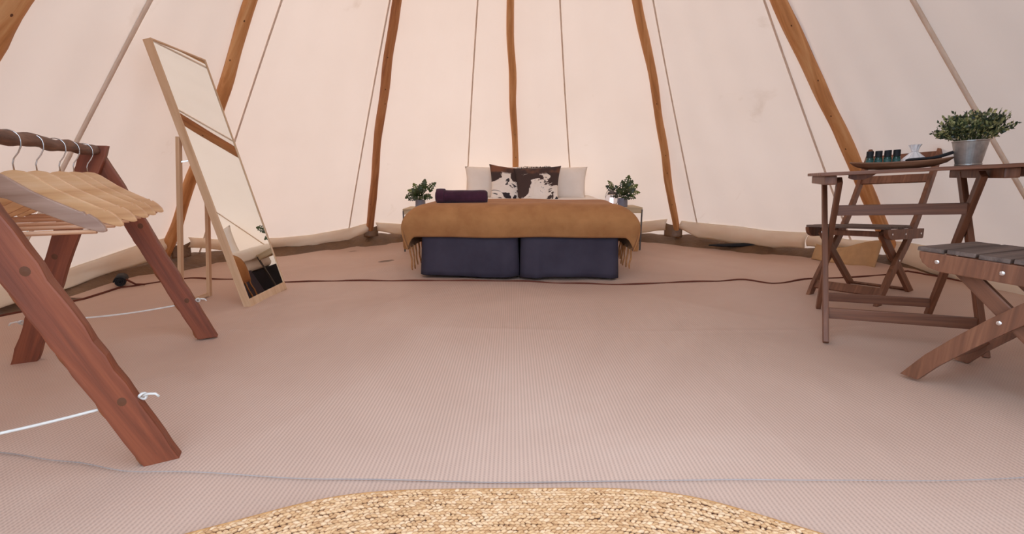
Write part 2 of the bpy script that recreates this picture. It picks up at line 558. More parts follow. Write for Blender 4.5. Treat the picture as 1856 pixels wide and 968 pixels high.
# cream flaps hanging along the foot of the canvas: (angle, radius, height) along top and bottom
FLAPS = [
    ([(-103, 2.96, .14), (-94, 2.97, .13), (-85.9, 2.964, .125), (-82.5, 2.986, .10), (-78.9, 2.942, .152), (-71.3, 2.875, .235), (-67.3, 2.859, .255)],
     [(-103, 2.72, .035), (-95, 2.73, .035), (-87.5, 2.759, .035), (-80.9, 2.859, .035), (-75, 2.91, .062), (-69.5, 2.95, .095), (-66.8, 2.888, .179)]),
    ([(-64.8, 2.872, .239), (-59.8, 2.913, .189), (-50.1, 2.943, .151), (-44.1, 2.945, .149), (-36.2, 2.91, .193), (-33.2, 2.883, .225)],
     [(-64.9, 2.89, .16), (-58.3, 2.93, .086), (-50.1, 2.95, .040), (-43.5, 2.90, .040), (-37.2, 2.94, .060), (-33.1, 2.90, .135)]),
    ([(-31.5, 2.877, .233), (-25, 2.906, .197), (-14, 2.92, .19), (-4, 2.9, .21)], [(-31.2, 2.90, .142), (-24.9, 2.94, .069), (-14, 2.95, .06), (-4, 2.92, .09)]),
    ([(2, 2.89, .23), (14, 2.91, .2), (26.3, 2.883, .226), (32.3, 2.846, .272)], [(2, 2.92, .09), (14, 2.95, .06), (26.1, 2.93, .10), (31.9, 2.89, .157)]),
    ([(35.1, 2.854, .261), (39.3, 2.863, .251), (45.9, 2.866, .247), (51.6, 2.88, .229), (58.3, 2.869, .243)],
     [(34.6, 2.888, .178), (38.4, 2.93, .095), (45.5, 2.93, .072), (51.1, 2.93, .067), (57.1, 2.90, .103)]),
    ([(58.4, 2.86, .24), (64, 2.87, .215), (67.2, 2.87, .225)], [(57.4, 2.90, .12), (64, 2.93, .125), (67, 2.92, .135)]),
    ([(68.2, 2.876, .234), (71.1, 2.866, .246), (75, 2.871, .24), (86, 2.89, .22), (100, 2.9, .2)],
     [(69.8, 2.95, .050), (75, 2.90, .040), (82.3, 2.763, .040), (87.4, 2.701, .045), (100, 2.69, .06)]),
]
for top, bot in FLAPS:
    def fn(u, v, top=top, bot=bot):
        def at(tab, u):
            k = u * (len(tab) - 1); i = min(int(k), len(tab) - 2); t = k - i
            return [tab[i][c] + (tab[i + 1][c] - tab[i][c]) * t for c in range(3)]
        A, B = at(top, u), at(bot, u)
        d = A[0] + (B[0] - A[0]) * v; z = A[2] + (B[2] - A[2]) * v
        r = A[1] + (B[1] - A[1]) * v
        r = min(r, wall_r(d, z) - 0.012) - 0.035 * math.sin(math.pi * v) - 0.025 * v - 0.006 * math.sin(u * 19 + v * 4)
        return polar(d, r, z + 0.004 * math.sin(u * 23) * v)
    MB().grid(fn, 36, 8).build('mud_flap', M['flap'], wall, smooth=True, solid=0.004, label='cream cloth flap along the foot of the canvas')
# brown turned-up tabs of groundsheet between the flaps, where the poles stand
for d0, d1, zt in ((-33.9, -31.0, 0.20), (31.6, 35.2, 0.23), (-67.2, -64.4, 0.2)):
    def tab(u, v, d0=d0, d1=d1, zt=zt):
        d = d0 + (d1 - d0) * u; z = 0.09 + (zt - 0.09 - 0.02 * math.sin(u * 3.1)) * v
        return polar(d, 2.885 - 0.01 * v - 0.05 * math.sin(math.pi * u) * (1 - v), z)
    MB().grid(tab, 10, 6).build('sheet_tab', M['groundsheet'], wall, smooth=True, solid=0.004, label='brown groundsheet turned up behind a pole')
def big_tab(u, v):
    d = 59.5 + 9.6 * u
    zt = 0.155 + 0.06 * u - 0.03 * math.sin(u * 5)
    return polar(d, 2.76 + 0.05 * v - 0.03 * math.sin(math.pi * u) * (1 - v) + 0.012 * math.sin(u * 17), 0.035 + (zt - 0.035) * v)
MB().grid(big_tab, 20, 8).build('sheet_tab', plain('tan_sheet', 'B78F62', 0.7), wall, smooth=True, solid=0.004, label='tan edge of the groundsheet turned up in front of the stout pole')
for pts in ([polar(-66.6, 2.84, .20), polar(-67.4, 2.83, .235), polar(-68.2, 2.84, .26)],
            [polar(62.0, 2.84, .21), polar(62.4, 2.84, .25), polar(62.0, 2.85, .30), polar(61.2, 2.86, .31)]):
    MB().tube(pts, 0.004, 6).build('tie_cord', M['string'], wall, smooth=True)

# poles: measured (angle, height) along each, just inside the canvas
POLES = [
    ([(-102.6, 0), (-102.95, 1.171), (-103.45, 1.245), (-103.74, 1.33), (-104, 2.2)], .052, 'pole', 'thick tent pole crossing the top corner beside the hanger rack'),
    ([(-67.63, 0.0), (-67.63, .216), (-67.5, .34), (-68.1, .66), (-67.9, .934), (-68.3, 1.18), (-68.5, 1.29), (-69.35, 1.49), (-70.1, 1.69), (-71, 2.4)], .037, 'pole', 'crooked orange-brown tent pole standing behind the leaning mirror'),
    ([(-32.4, 0.0), (-32.74, .246), (-33.5, .70), (-34.5, 1.04), (-34.9, 1.38), (-35.6, 1.58), (-35.8, 1.77), (-36.13, 1.913), (-37, 2.6)], .036, 'pole_dark', 'bent reddish tent pole behind the bedside table with the towel-side plant'),
    ([(-1.0, 0.0), (-1.05, .765), (-1.4, 1.06), (-2.15, 1.33), (-2.4, 1.56), (-3.35, 1.78), (-3.66, 1.99), (-4.5, 2.6)], .032, 'pole', 'thin tent pole rising right behind the cowhide cushions'),
    ([(34.1, 0.0), (34.02, .285), (33.75, .65), (34.0, .917), (33.8, 1.18), (33.95, 1.47), (33.4, 1.68), (32.9, 1.82), (32.66, 1.93), (31.5, 2.6)], .034, 'pole', 'slim wavy tent pole between the bed and the folding chair'),
    ([(69.5, 0.0), (69.35, .228), (68.95, .625), (68.41, .984), (67.79, 1.153), (67.29, 1.328), (66.6, 1.526), (65.69, 1.728), (64, 2.4)], .042, 'pole', 'stout straight honey-coloured tent pole behind the folding table'),
]
for d, lab in zip(POLE_DEG[6:], ('tent pole off to the side of the nearest folding chair', 'tent pole well behind the nearest folding chair', 'doorway tent pole on the folding chair side',
                                 'doorway tent pole on the clothes rack side', 'tent pole behind the near end of the clothes rack')):
    POLES.append(([(d, 0), (d, 1.0), (d, 2.4)], .06, 'pole', lab))
def catmull(tab, x):
    if x <= tab[0][0]: return tab[0][1]
    if x >= tab[-1][0]: return tab[-1][1]
    i = max(k for k in range(len(tab) - 1) if tab[k][0] <= x)
    (x0, y0), (x1, y1) = tab[i], tab[i + 1]
    m0 = (y1 - tab[i - 1][1]) / (x1 - tab[i - 1][0]) if i > 0 else (y1 - y0) / (x1 - x0)
    m1 = (tab[i + 2][1] - y0) / (tab[i + 2][0] - x0) if i + 2 < len(tab) else (y1 - y0) / (x1 - x0)
    h = x1 - x0; t = (x - x0) / h
    return (2*t**3 - 3*t**2 + 1) * y0 + (t**3 - 2*t**2 + t) * h * m0 + (-2*t**3 + 3*t**2) * y1 + (t**3 - t**2) * h * m1
def pole(pts, r, m, label):
    def at(z):
        return catmull([(zz, aa) for aa, zz in pts], z)
    ax = []; rs = []
    zs = [0.0 + 0.05 * k for k in range(74)]
    k0 = rnd.random() * 6
    for z in zs:
        d = at(z)
        rr = r * (1 - 0.10 * z / 3.7) * (1 + 0.05 * math.sin(z * 6 + k0) + 0.03 * math.sin(z * 19 + k0 * 2))
        q = max((RAD - 0.06 - max(0, r - 0.05)) * (1 - z / APX[2]) - 0.0, 0.02)
        if z < 0.12: q -= 0.0
        ax.append(polar(d, q, z)); rs.append(rr)
    base, tip = ax[0], ax[-1]
    mtx = along(base, tip, (0, 0, 1))
    inv = mtx.inverted()
    o = MB().tube([inv @ p for p in ax], rs, 14).build('tent_pole', M[m], smooth=True, matrix=mtx)
    tag(o, label, 'pole')
    if r != 0.06:
        for zk in rnd.sample([0.45, 0.75, 0.9, 1.1, 1.3, 1.45, 1.65], 4):
            i = int(zk / 0.05)
            c = ax[i]; inward = (Vector((0, 0.3, 0.7)) - c).normalized()
            ang = rnd.uniform(-0.5, 0.5)
            inward = Matrix.Rotation(ang, 3, 'Z') @ inward
            tz = (ax[i + 1] - ax[i - 1]).normalized()
            nrm = (inward - tz * inward.dot(tz)).normalized()
            s = tz.cross(nrm)
            kb = MB()
            def fk(u, v):
                a = 2 * math.pi * u; q = v
                return inv @ (c + nrm * (rs[i] * (0.97 + 0.05 * (1 - q * q))) + tz * math.cos(a) * q * 0.013 + s * math.sin(a) * q * 0.007 - nrm * (q * q * 0.003))
            kb.grid(fk, 10, 4, True)
            kb.build('wood_knot', M['knot'], o, smooth=True)
for p in POLES: pole(*p)

# ------------------------------------------------------------------ floor mats
BACK_B = [(-2.62, 2.05), (-2.49, 2.50), (-2.46, 2.78), (-2.218, 3.088), (-1.80, 3.03), (-1.509, 2.985), (-1.20, 2.96), (-0.95, 2.985), (-0.5, 2.955),
          (0.063, 2.985), (0.35, 2.93), (0.692, 2.893), (1.1, 2.94), (1.35, 2.93), (1.577, 3.004), (1.701, 2.893), (2.015, 2.988), (2.25, 2.97),
          (2.524, 3.02), (2.717, 3.071), (2.80, 2.90), (2.84, 2.5)]
FRONT_B = [(x_, y_ - 0.012) for x_, y_ in [(-2.6, 1.16), (-1.31, 1.05), (-1.106, 1.027), (-.884, .985), (-.432, .968), (0, .948), (.48, .948), (.736, .943), (1.17, .923), (2.84, .86)]]
BACK_A = [(-2.62, 3.35), (-2.45, 3.62), (-2.064, 3.92), (-1.75, 4.35), (-1.415, 4.82), (-1.0, 4.98), (0.2, 5.1), (1.0, 5.06), (1.48, 4.98), (2.0, 4.80), (2.16, 4.62), (2.5, 4.25), (2.63, 3.86), (2.8, 3.1)]
def mat_mesh(front, back, x0, x1, nx, ny, z0):
    mb = MB()
    def fn(u, v):
        x = x0 + (x1 - x0) * u
        y = smooth_interp(front, x) if callable(front) is False else front(x)
        yb = smooth_interp(back, x)
        y = y + (yb - y) * v
        r = math.hypot(x - APX[0], y - APX[1])
        return (x, y, z0 + gz(x, y) + wrinkle(x, y) + 0.10 * sstep(2.7, 3.3, r))
    mb.grid(fn, nx, ny)
    # turned-down edge so that the mat has thickness
    c = nx + 1
    rim = list(range(c)) + [c * j + nx for j in range(1, ny + 1)] + [c * ny + i for i in range(nx - 1, -1, -1)] + [c * j for j in range(ny - 1, 0, -1)]
    o = len(mb.v)
    n = len(rim)
    mb.v += [mb.v[i] for i in rim]
    mb.v += [(mb.v[i][0], mb.v[i][1], mb.v[i][2] - 0.006) for i in rim]
    mb.f += [(o + k, o + n + k, o + n + (k + 1) % n, o + (k + 1) % n) for k in range(n)]
    return mb
a = mat_mesh([(-9, 2.6), (9, 2.6)], BACK_A, -2.62, 2.8, 110, 70, 0.004).build('floor_mat', M['mat'], smooth=True)
tag(a, 'woven pinkish-tan floor mat under the bed, behind the dark bound edge', 'mat')
b = mat_mesh(FRONT_B, BACK_B, -2.62, 2.84, 300, 150, 0.0095).build('floor_mat', M['mat'], smooth=True)
tag(b, 'large woven floor mat in the middle with a dark brown bound far edge', 'mat')
pts = []
for k in range(240):
    x = -2.62 + 5.46 * k / 239
    y = smooth_interp(BACK_B, x)
    r = math.hypot(x - APX[0], y - APX[1])
    pts.append((x, y + 0.004, 0.010 + gz(x, y) + wrinkle(x, y) + 0.10 * sstep(2.7, 3.3, r) + 0.002 * math.sin(x * 17)))
MB().tube(pts, 0.008, 6).build('edge_binding', M['binding'], b, smooth=True, label='dark brown bound edge of the mat')
shade_path = [(x, smooth_interp(FRONT_B, x), 0.011 + gz(x, smooth_interp(FRONT_B, x)) + wrinkle(x, smooth_interp(FRONT_B, x))) for x in [-2.6 + 5.4 * k / 120 for k in range(121)]]
MB().tube([(x, y - 0.001, z - 0.003) for x, y, z in shade_path], 0.0012, 6).build('edge_shade_line', plain('grey_edge_shade', 'A89A92', 0.8), b, smooth=True, label='thin grey line standing in for shade along the near edge')  # thin grey tube imitates the line of shade at the mat's near edge
c_ = mat_mesh([(-9, -0.45), (9, -0.45)], [(-9, 1.25), (9, 1.25)], -2.2, 2.4, 120, 50, 0.0035).build('floor_mat', M['mat'], smooth=True)
tag(c_, 'nearest woven floor mat lying under the braided jute rug', 'mat')

# ------------------------------------------------------------------ braided jute rug
def rug():
    root = thing('braided_rug', 'rounded braided jute rug in the foreground', 'rug', (-0.012, 0.175, 0.010))
    unit = []
    for j, (rr, h) in enumerate([(0.0, -1), (0.85, -0.5), (1.0, 0.1), (0.62, 0.75), (0.0, 1.0)]):
        pass
    nseg, rings = 6, [(-0.9, 0.35), (-0.35, 0.95), (0.35, 0.95), (0.9, 0.35)]
    uv = [(-1, 0, 0)] + [(x, r * math.cos(2 * math.pi * k / nseg), r * math.sin(2 * math.pi * k / nseg)) for x, r in rings for k in range(nseg)] + [(1, 0, 0)]
    uv = np.array(uv)
    uf = [(0, 1 + (k + 1) % nseg, 1 + k) for k in range(nseg)]
    for i in range(3):
        uf += [(1 + i * nseg + k, 1 + i * nseg + (k + 1) % nseg, 1 + (i + 1) * nseg + (k + 1) % nseg, 1 + (i + 1) * nseg + k) for k in range(nseg)]
    uf += [(1 + 3 * nseg + k, 1 + 3 * nseg + (k + 1) % nseg, 25) for k in range(nseg)]
    a, b, n = 0.87, 0.722, 2.75
    for row in range(44):
        inset = 0.008 + 0.0150 * row
        ra, rb = a - inset, b - inset
        if rb < 0.03: break
        th = np.linspace(0, 2 * np.pi, 1601)
        nn = 2 + (n - 2) * (rb / b)
        x = ra * np.sign(np.cos(th)) * np.abs(np.cos(th)) ** (2 / nn)
        y = rb * np.sign(np.sin(th)) * np.abs(np.sin(th)) ** (2 / nn)
        wob = 1 + (0.010 * np.sin(5 * th + 0.6) + 0.007 * np.sin(11 * th)) * 1.0
        x, y = x * wob, y * wob
        s = np.concatenate([[0], np.cumsum(np.hypot(np.diff(x), np.diff(y)))])
        N_ = max(8, int(s[-1] / 0.0108))
        t = np.arange(N_) * s[-1] / N_
        px, py = np.interp(t, s, x), np.interp(t, s, y)
        tx, ty = np.interp(t + 0.004, s, x) - np.interp(t - 0.004, s, x), np.interp(t + 0.004, s, y) - np.interp(t - 0.004, s, y)
        ln = np.hypot(tx, ty) + 1e-9; tx, ty = tx / ln, ty / ln
        V = []; F = []
        rng = np.random.RandomState(row)
        for side in (1, -1):
            ang = 0.36 * side * (1 if row % 2 else -1)
            ca, sa = np.cos(ang), np.sin(ang)
            dx, dy = tx * ca - ty * sa, tx * sa + ty * ca
            off = side * 0.0033
            cx, cy = px - ty * off + (side * 0.003) * tx, py + tx * off + (side * 0.003) * ty
            L = 0.0076 * (1 + 0.15 * rng.randn(N_)); W = 0.0037 * (1 + 0.12 * rng.randn(N_))
            hz = 0.006 + 0.0010 * rng.randn(N_)
            for i in range(N_):
                o = len(V) * 26
                P = np.empty((26, 3))
                P[:, 0] = cx[i] + uv[:, 0] * L[i] * dx[i] - uv[:, 1] * W[i] * dy[i]
                P[:, 1] = cy[i] + uv[:, 0] * L[i] * dy[i] + uv[:, 1] * W[i] * dx[i]
                P[:, 2] = hz[i] + uv[:, 2] * 0.0045
                V.append(P)
                F += [tuple(q + o for q in f) for f in uf]
        V = np.concatenate(V)
        me = bpy.data.meshes.new('braid_row')
        me.from_pydata(V.tolist(), [], F)
        me.polygons.foreach_set('use_smooth', [True] * len(me.polygons))
        me.materials.append(M['jute'])
        ob = bpy.data.objects.new('braid_row', me)
        col.objects.link(ob); ob.parent = root
    th = np.linspace(0, 2 * np.pi, 300)
    ed = []
    for t_ in th:
        wob = 1 + 0.010 * math.sin(5 * t_ + 0.6) + 0.007 * math.sin(11 * t_)
        cx = abs(math.cos(t_)) ** (2 / n) * math.copysign(1, math.cos(t_)) * a * wob
        cy = abs(math.sin(t_)) ** (2 / n) * math.copysign(1, math.sin(t_)) * b * wob
        ed.append((cx, cy, 0.005))
    MB().tube(ed, 0.0035, 6).build('edge_cord', M['jute_edge'], root, smooth=True, label='darker jute cord around the rim')
    return root
rug()

# ------------------------------------------------------------------ bed
BED = (0.047, 3.08, 0.011); BYAW = R_(-3)
bed = thing('double_bed', 'double bed of two divans in charcoal skirts at the back of the tent', 'bed', BED, (0, 0, BYAW))
for sgn in (-1, 1):
    cx = sgn * 0.342
    base = MB().box((cx, 0.84, 0.155), (0.64, 1.62, 0.24)).build('divan_base', M['divan'], bed, bevel=0.012)
    def skirt(u, v, cx=cx, sgn=sgn):
        # path: left side (back to front), front, right side, with rounded corners and soft folds
        hw, L = 0.328, 1.0
        tot = 2 * L + 2 * hw
        s = u * tot
        if s < L: x, y, nx, ny = -hw, L - s, -1, 0
        elif s < L + 2 * hw: x, y, nx, ny = -hw + (s - L), 0, 0, -1
        else: x, y, nx, ny = hw, s - L - 2 * hw, 1, 0
        # corner softening
        cl = min(abs(s - L), abs(s - L - 2 * hw))
        k = math.exp(-(cl / 0.02) ** 2) * 0.008
        x -= math.copysign(k, x); y += k
        drop = 1 - v
        fold = 0.011 * math.sin(s * 17 + sgn * 1.3) * math.sin(s * 6.3 + 2) + 0.024 * math.exp(-((s - L - hw * (0.32 if sgn > 0 else 1.75)) / 0.04) ** 2)
        d = 0.004 + (fold + 0.014) * drop
        hemz = 0.006 + 0.010 * (0.5 + 0.5 * math.sin(s * 9 + sgn * 2))
        z = hemz + (0.292 - hemz) * v
        return (cx + x + nx * d, y + ny * d, z)
    MB().grid(skirt, 170, 8).build('valance_skirt', M['skirt'], bed, smooth=True, solid=0.003)
def rounded_slab(hx, y0, y1, z0, z1, r, nx=40, ny=44):
    mb = MB()
    def fn(u, v):
        a = -1 + 2 * u; b_ = -1 + 2 * v
        return a, b_
    cx, cy = 0, (y0 + y1) / 2; hy = (y1 - y0) / 2; zc, hz = (z0 + z1) / 2, (z1 - z0) / 2
    prof = []
    for k in range(13):
        q = -math.pi / 2 + math.pi * k / 12
        prof.append((r * math.cos(q), (hz - r) * (1 if q > 0 else -1 if q < 0 else 0) + r * math.sin(q)))
    def outline(e, n=72):
        out = []
        for k in range(n):
            t = 2 * math.pi * k / n
            c, s_ = math.cos(t), math.sin(t)
            X = math.copysign(abs(c) ** 0.25, c) * (hx - r + e); Y = math.copysign(abs(s_) ** 0.25, s_) * (hy - r + e)
            out.append((cx + X, cy + Y))
        return out
    n = 72
    vs = []
    for e, z in prof:
        vs += [(x, y, zc + z) for x, y in outline(e, n)]
    fs = [(i * n + k, i * n + (k + 1) % n, (i + 1) * n + (k + 1) % n, (i + 1) * n + k) for i in range(12) for k in range(n)]
    fs += [tuple(range(n))[::-1], tuple(range(12 * n, 13 * n))]
    return mb.add(vs, fs)
rounded_slab(0.675, 0.01, 1.68, 0.282, 0.470, 0.05).build('mattress', M['white_linen'], bed, smooth=True)

def drape(sx, y_front, y_back, top, r, side_drop, front_drop, bulge, wave, nu=110, nv=70, out0=0.0):
    """cloth over the bed: flat to |x|<sx and y>y_front, then rounding over the edges and hanging"""
    def arc(d):
        if d <= 0: return 0.0, 0.0
        if d < r * math.pi / 2: return r * math.sin(d / r), r * (1 - math.cos(d / r))
        return r, r + d - r * math.pi / 2
    S = sx + side_drop + r * (math.pi / 2 - 1); F = front_drop + r * (math.pi / 2 - 1) if front_drop else 0
    def fn(u, v):
        s = -S + 2 * S * u
        Fl = F + (max(S - sx - 0.5 * F, 0) * 0.62 * sstep(sx + 0.07, sx + 0.19, abs(s)) if front_drop else 0)
        t = -Fl + (y_back - y_front + Fl) * v
        ox, dx = arc(abs(s) - sx); oy, dy = arc(-t)
        x = math.copysign(min(abs(s), sx) + ox, s); y = y_front + (max(t, 0) - oy)
        drop = (dx ** 4 + dy ** 4) ** 0.25
        if front_drop: drop = min(drop, side_drop)
        bl = bulge * math.sin(math.pi * min(1, dx / max(side_drop, 1e-6)))
        x += math.copysign(bl, s)
        if front_drop: y -= bulge * 0.9 * math.sin(math.pi * min(1, dy / front_drop)) 
        z = top - drop
        z += wave * math.sin(5 * x + 3 * y) + wave * 0.6 * math.sin(11 * x - 7 * y)
        x += wave * 1.6 * math.sin(14 * y + 2) * min(1, dx / 0.1)
        y += wave * 1.2 * math.sin(9 * x) * min(1, dy / 0.1)
        return (x, y, z)
    return MB().grid(fn, nu, nv), fn
mb, _ = drape(0.655, 0.46, 1.70, 0.488, 0.05, 0.11, 0.0, 0.005, 0.003)
du = mb.build('white_duvet', M['white_linen'], None, loc=BED, rot=(0, 0, BYAW), smooth=True, solid=0.012)
tag(du, 'smooth white duvet spread over the bed beneath the tan throw', 'duvet')
throw = thing('throw_blanket', 'tan knitted throw with tassels folded across the foot of the bed', 'blanket', BED, (0, 0, BYAW))
mb, thf = drape(0.635, 0.10, 0.70, 0.502, 0.125, 0.30, 0.215, 0.034, 0.003)
mb.build('knit_cloth', M['throw'], throw, smooth=True, solid=0.010)
tr = random.Random(3)
for side in (0.0, 1.0):
    n = 9
    for k in range(n):
        v = 0.33 + 0.65 * k / (n - 1)
        p = Vector(thf(side, v)); q = Vector(thf(abs(side - 0.02), v))
        dz = tr.uniform(0.15, 0.175) if side == 0 else tr.uniform(0.115, 0.145)
        ph = tr.uniform(0, 6); am = tr.uniform(0.001, 0.004)
        sg = -1 if side == 0 else 1
        pts = [p + Vector((am * math.sin(ph + j * 1.1) - sg * 0.0015 * j, am * math.cos(ph + j * 0.8), -dz * j / 8)) for j in range(9)]
        pts[0] = p + Vector((0, 0, 0.012))
        MB().tube(pts, [0.008, 0.007, 0.0062, 0.006, 0.006, 0.006, 0.006, 0.0065, 0.004], 6).build('tassel', M['tassel'], throw, smooth=True)

# rolled towel
tw = thing('rolled_towel', 'plum rolled towel lying on the tan throw', 'towel', (-0.362, 3.31, 0.511), (0, 0, R_(-2)))
def spiral(r0, turns, n=90):
    pts = []
    for k in range(n + 1):
        t = k / n; a = t * turns * 2 * math.pi; r = 0.006 + (r0 - 0.006) * t
        pts.append((r * math.cos(a), r * math.sin(a)))
    return pts
sp = spiral(0.049, 5)
inner = [(max(0.2, 1 - 0.008 / max(0.009, math.hypot(*p))) * p[0], max(0.2, 1 - 0.008 / max(0.009, math.hypot(*p))) * p[1]) for p in sp]
tb = MB()
def roll(u, v):
    k = v * 20; e = min(k, 20 - k)
    f = [0.0, 0.80, 0.93, 0.98][int(e)] if e < 3.5 else 1.0
    xx = -0.182 + 0.364 * (0, .002, .012, .035, .07)[int(e)] / 1 if False else 0
    pos = [0, .001, .008, .022] + [.045 + .091 * i / 4 * 0.99 for i in range(13)] + [.342, .356, .363, .364]
    x = -0.182 + pos[int(round(k))]
    a = 2 * math.pi * u
    r = 0.048 * f * (1 + 0.02 * math.sin(3 * a + x * 14) + 0.015 * math.sin(x * 40 + a))
    return (x, r * math.cos(a), 0.048 + r * math.sin(a) * 0.96)
tb.grid(roll, 40, 20, True)
sc = [(q[0] * 0.8, q[1] * 0.8 + 0.048) for q in sp]
tb.tube([(0.182, q[0], q[1]) for q in sc], 0.0035, 5); tb.tube([(-0.182, q[0], q[1]) for q in sc], 0.0035, 5)
tb.build('towel_roll', M['towel'], tw, smooth=True)
def fold_(u, v):
    a = R_(-40 + 290 * u); r = 0.0500 + 0.002 * math.sin(math.pi * v)
    return (-0.178 + 0.058 * v, r * math.cos(a), 0.052 + r * math.sin(a) * 0.97)
MB().grid(fold_, 28, 5).build('towel_fold', M['towel'], tw, smooth=True, solid=0.006)

# pillows and cushions
def pillow(name, mat, label, cat, loc, rot, w, h, t, corner=0.06, pw=2.6, group=None):
    mb = MB()
    n = 26
    def half(sg):
        def fn(u, v):
            a, b_ = -1 + 2 * u, -1 + 2 * v
            th = max(0.0, (1 - abs(a) ** pw) * (1 - abs(b_) ** pw)) ** 0.55
            x = a * w / 2 * (1 - corner * (1 - a * a) * 0 - corner * (1 - abs(b_) ** 2) * abs(a) ** 3)
            x *= 1 + (0.10 * b_ if 'cow' in name else 0)
            z = b_ * h / 2 * (1 - corner * (1 - abs(a) ** 2) * abs(b_) ** 3)
            wr = 0.03 * t * math.sin(7 * a + 3 * b_) * th
            return (x, sg * (th * t / 2) + wr, z)
        return fn
    mb.grid(half(-1), n, n); mb.grid(half(1), n, n)
    o = mb.build(name, mat, None, loc=loc, rot=rot, smooth=True)
    bm = bmesh.new(); bm.from_mesh(o.data); bmesh.ops.remove_doubles(bm, verts=bm.verts, dist=1e-4); bm.to_mesh(o.data); bm.free()
    tag(o, label, cat, group)
    return o
pillow('pillow', M['cream_linen'], 'plain cream pillow behind the plum towel', 'pillow', (-0.145, 4.46, 0.638), (R_(-17), R_(0), R_(5)), 0.61, 0.33, 0.15)
pillow('pillow', M['cream_linen'], 'plain cream pillow on the lantern side of the cowhide cushions', 'pillow', (0.41, 4.45, 0.638), (R_(-17), R_(1), R_(-9)), 0.61, 0.33, 0.15)
cu = pillow('cowhide_cushion', M['cow'], 'cowhide cushion half hidden behind the other, nearer the plum towel', 'cushion', (-0.01, 4.25, 0.630), (R_(-30), R_(7), R_(6)), 0.39, 0.37, 0.10, 0.08)
cu2 = pillow('cowhide_cushion', M['cow'], 'front cowhide cushion lying over the other, nearer the lantern', 'cushion', (0.23, 4.17, 0.625), (R_(-30), R_(-3), R_(-5)), 0.40, 0.37, 0.10, 0.08)
hb = MB()
for k in range(44):
    x = -0.19 + 0.24 * k / 33
    hb.tube([(x, 0.0, 0.176), (x + tr.uniform(-.004, .004), 0.004, 0.186 + tr.uniform(0, .012))], [0.004, 0.0015], 5)
hb.build('hair_fringe', plain('dark_hide_hair', '35231E', 0.9), cu2, smooth=True)['kind'] = 'stuff'

# ------------------------------------------------------------------ bedside tables, plants, lantern
def bedside(label, loc, yaw):
    t = thing('bedside_table', label, 'table', loc, (0, 0, yaw))
    MB().box((0, 0, 0.392), (0.38, 0.38, 0.014)).build('table_top', M['table_tan'], t, bevel=0.003)
    for sx, sy, wx, wy in ((0, -1, .38, .008), (0, 1, .38, .008), (-1, 0, .008, .38), (1, 0, .008, .38)):
        MB().box((sx * 0.186, sy * 0.186, 0.366), (wx, wy, 0.036)).build('apron', M['table_tan'], t)
    for sx in (-1, 1):
        for sy in (-1, 1):
            MB().box((sx * 0.185, sy * 0.185, 0.19), (0.012, 0.012, 0.38)).build('leg', M['table_metal'], t)
        MB().box((sx * 0.185, 0, 0.06), (0.010, 0.36, 0.010)).build('foot_bar', M['table_metal'], t)
    return t
bedside('small tan bedside table on thin metal legs beside the plum towel', (-0.825, 4.41, 0.008), R_(2))
bedside('small tan bedside table on thin metal legs carrying the lantern', (1.02, 4.41, 0.022), R_(-2))

def swiss_leaf_mesh():
    nx, ny = 12, 8
    bm = MB()
    def pos(i, j):
        t = i / nx; s = -1 + 2 * j / ny
        wd = 0.42 * (math.sin(math.pi * min(1, t * 0.92 + 0.10)) ** 0.7) * (1 - 0.25 * t)
        x = t + 0.10 * (abs(s) ** 1.5) * (-1 if t < 0.3 else 0.3)
        return (x, s * wd, 0.10 * math.sin(math.pi * t) - 0.10 * s * s - 0.12 * t * t)
    vs = [pos(i, j) for i in range(nx + 1) for j in range(ny + 1)]
    fs = []
    for i in range(nx):
        for j in range(ny):
            jj = min(j, ny - 1 - j)
            hole = (i in (3, 5, 7) and jj == 2) or (i in (4, 7, 9) and jj == 0) or (i == 6 and jj == 0)
            if not hole:
                fs.append((i * (ny + 1) + j, (i + 1) * (ny + 1) + j, (i + 1) * (ny + 1) + j + 1, i * (ny + 1) + j + 1))
    return bm.add(vs, fs)
_leaf = swiss_leaf_mesh()
leaf_me = None
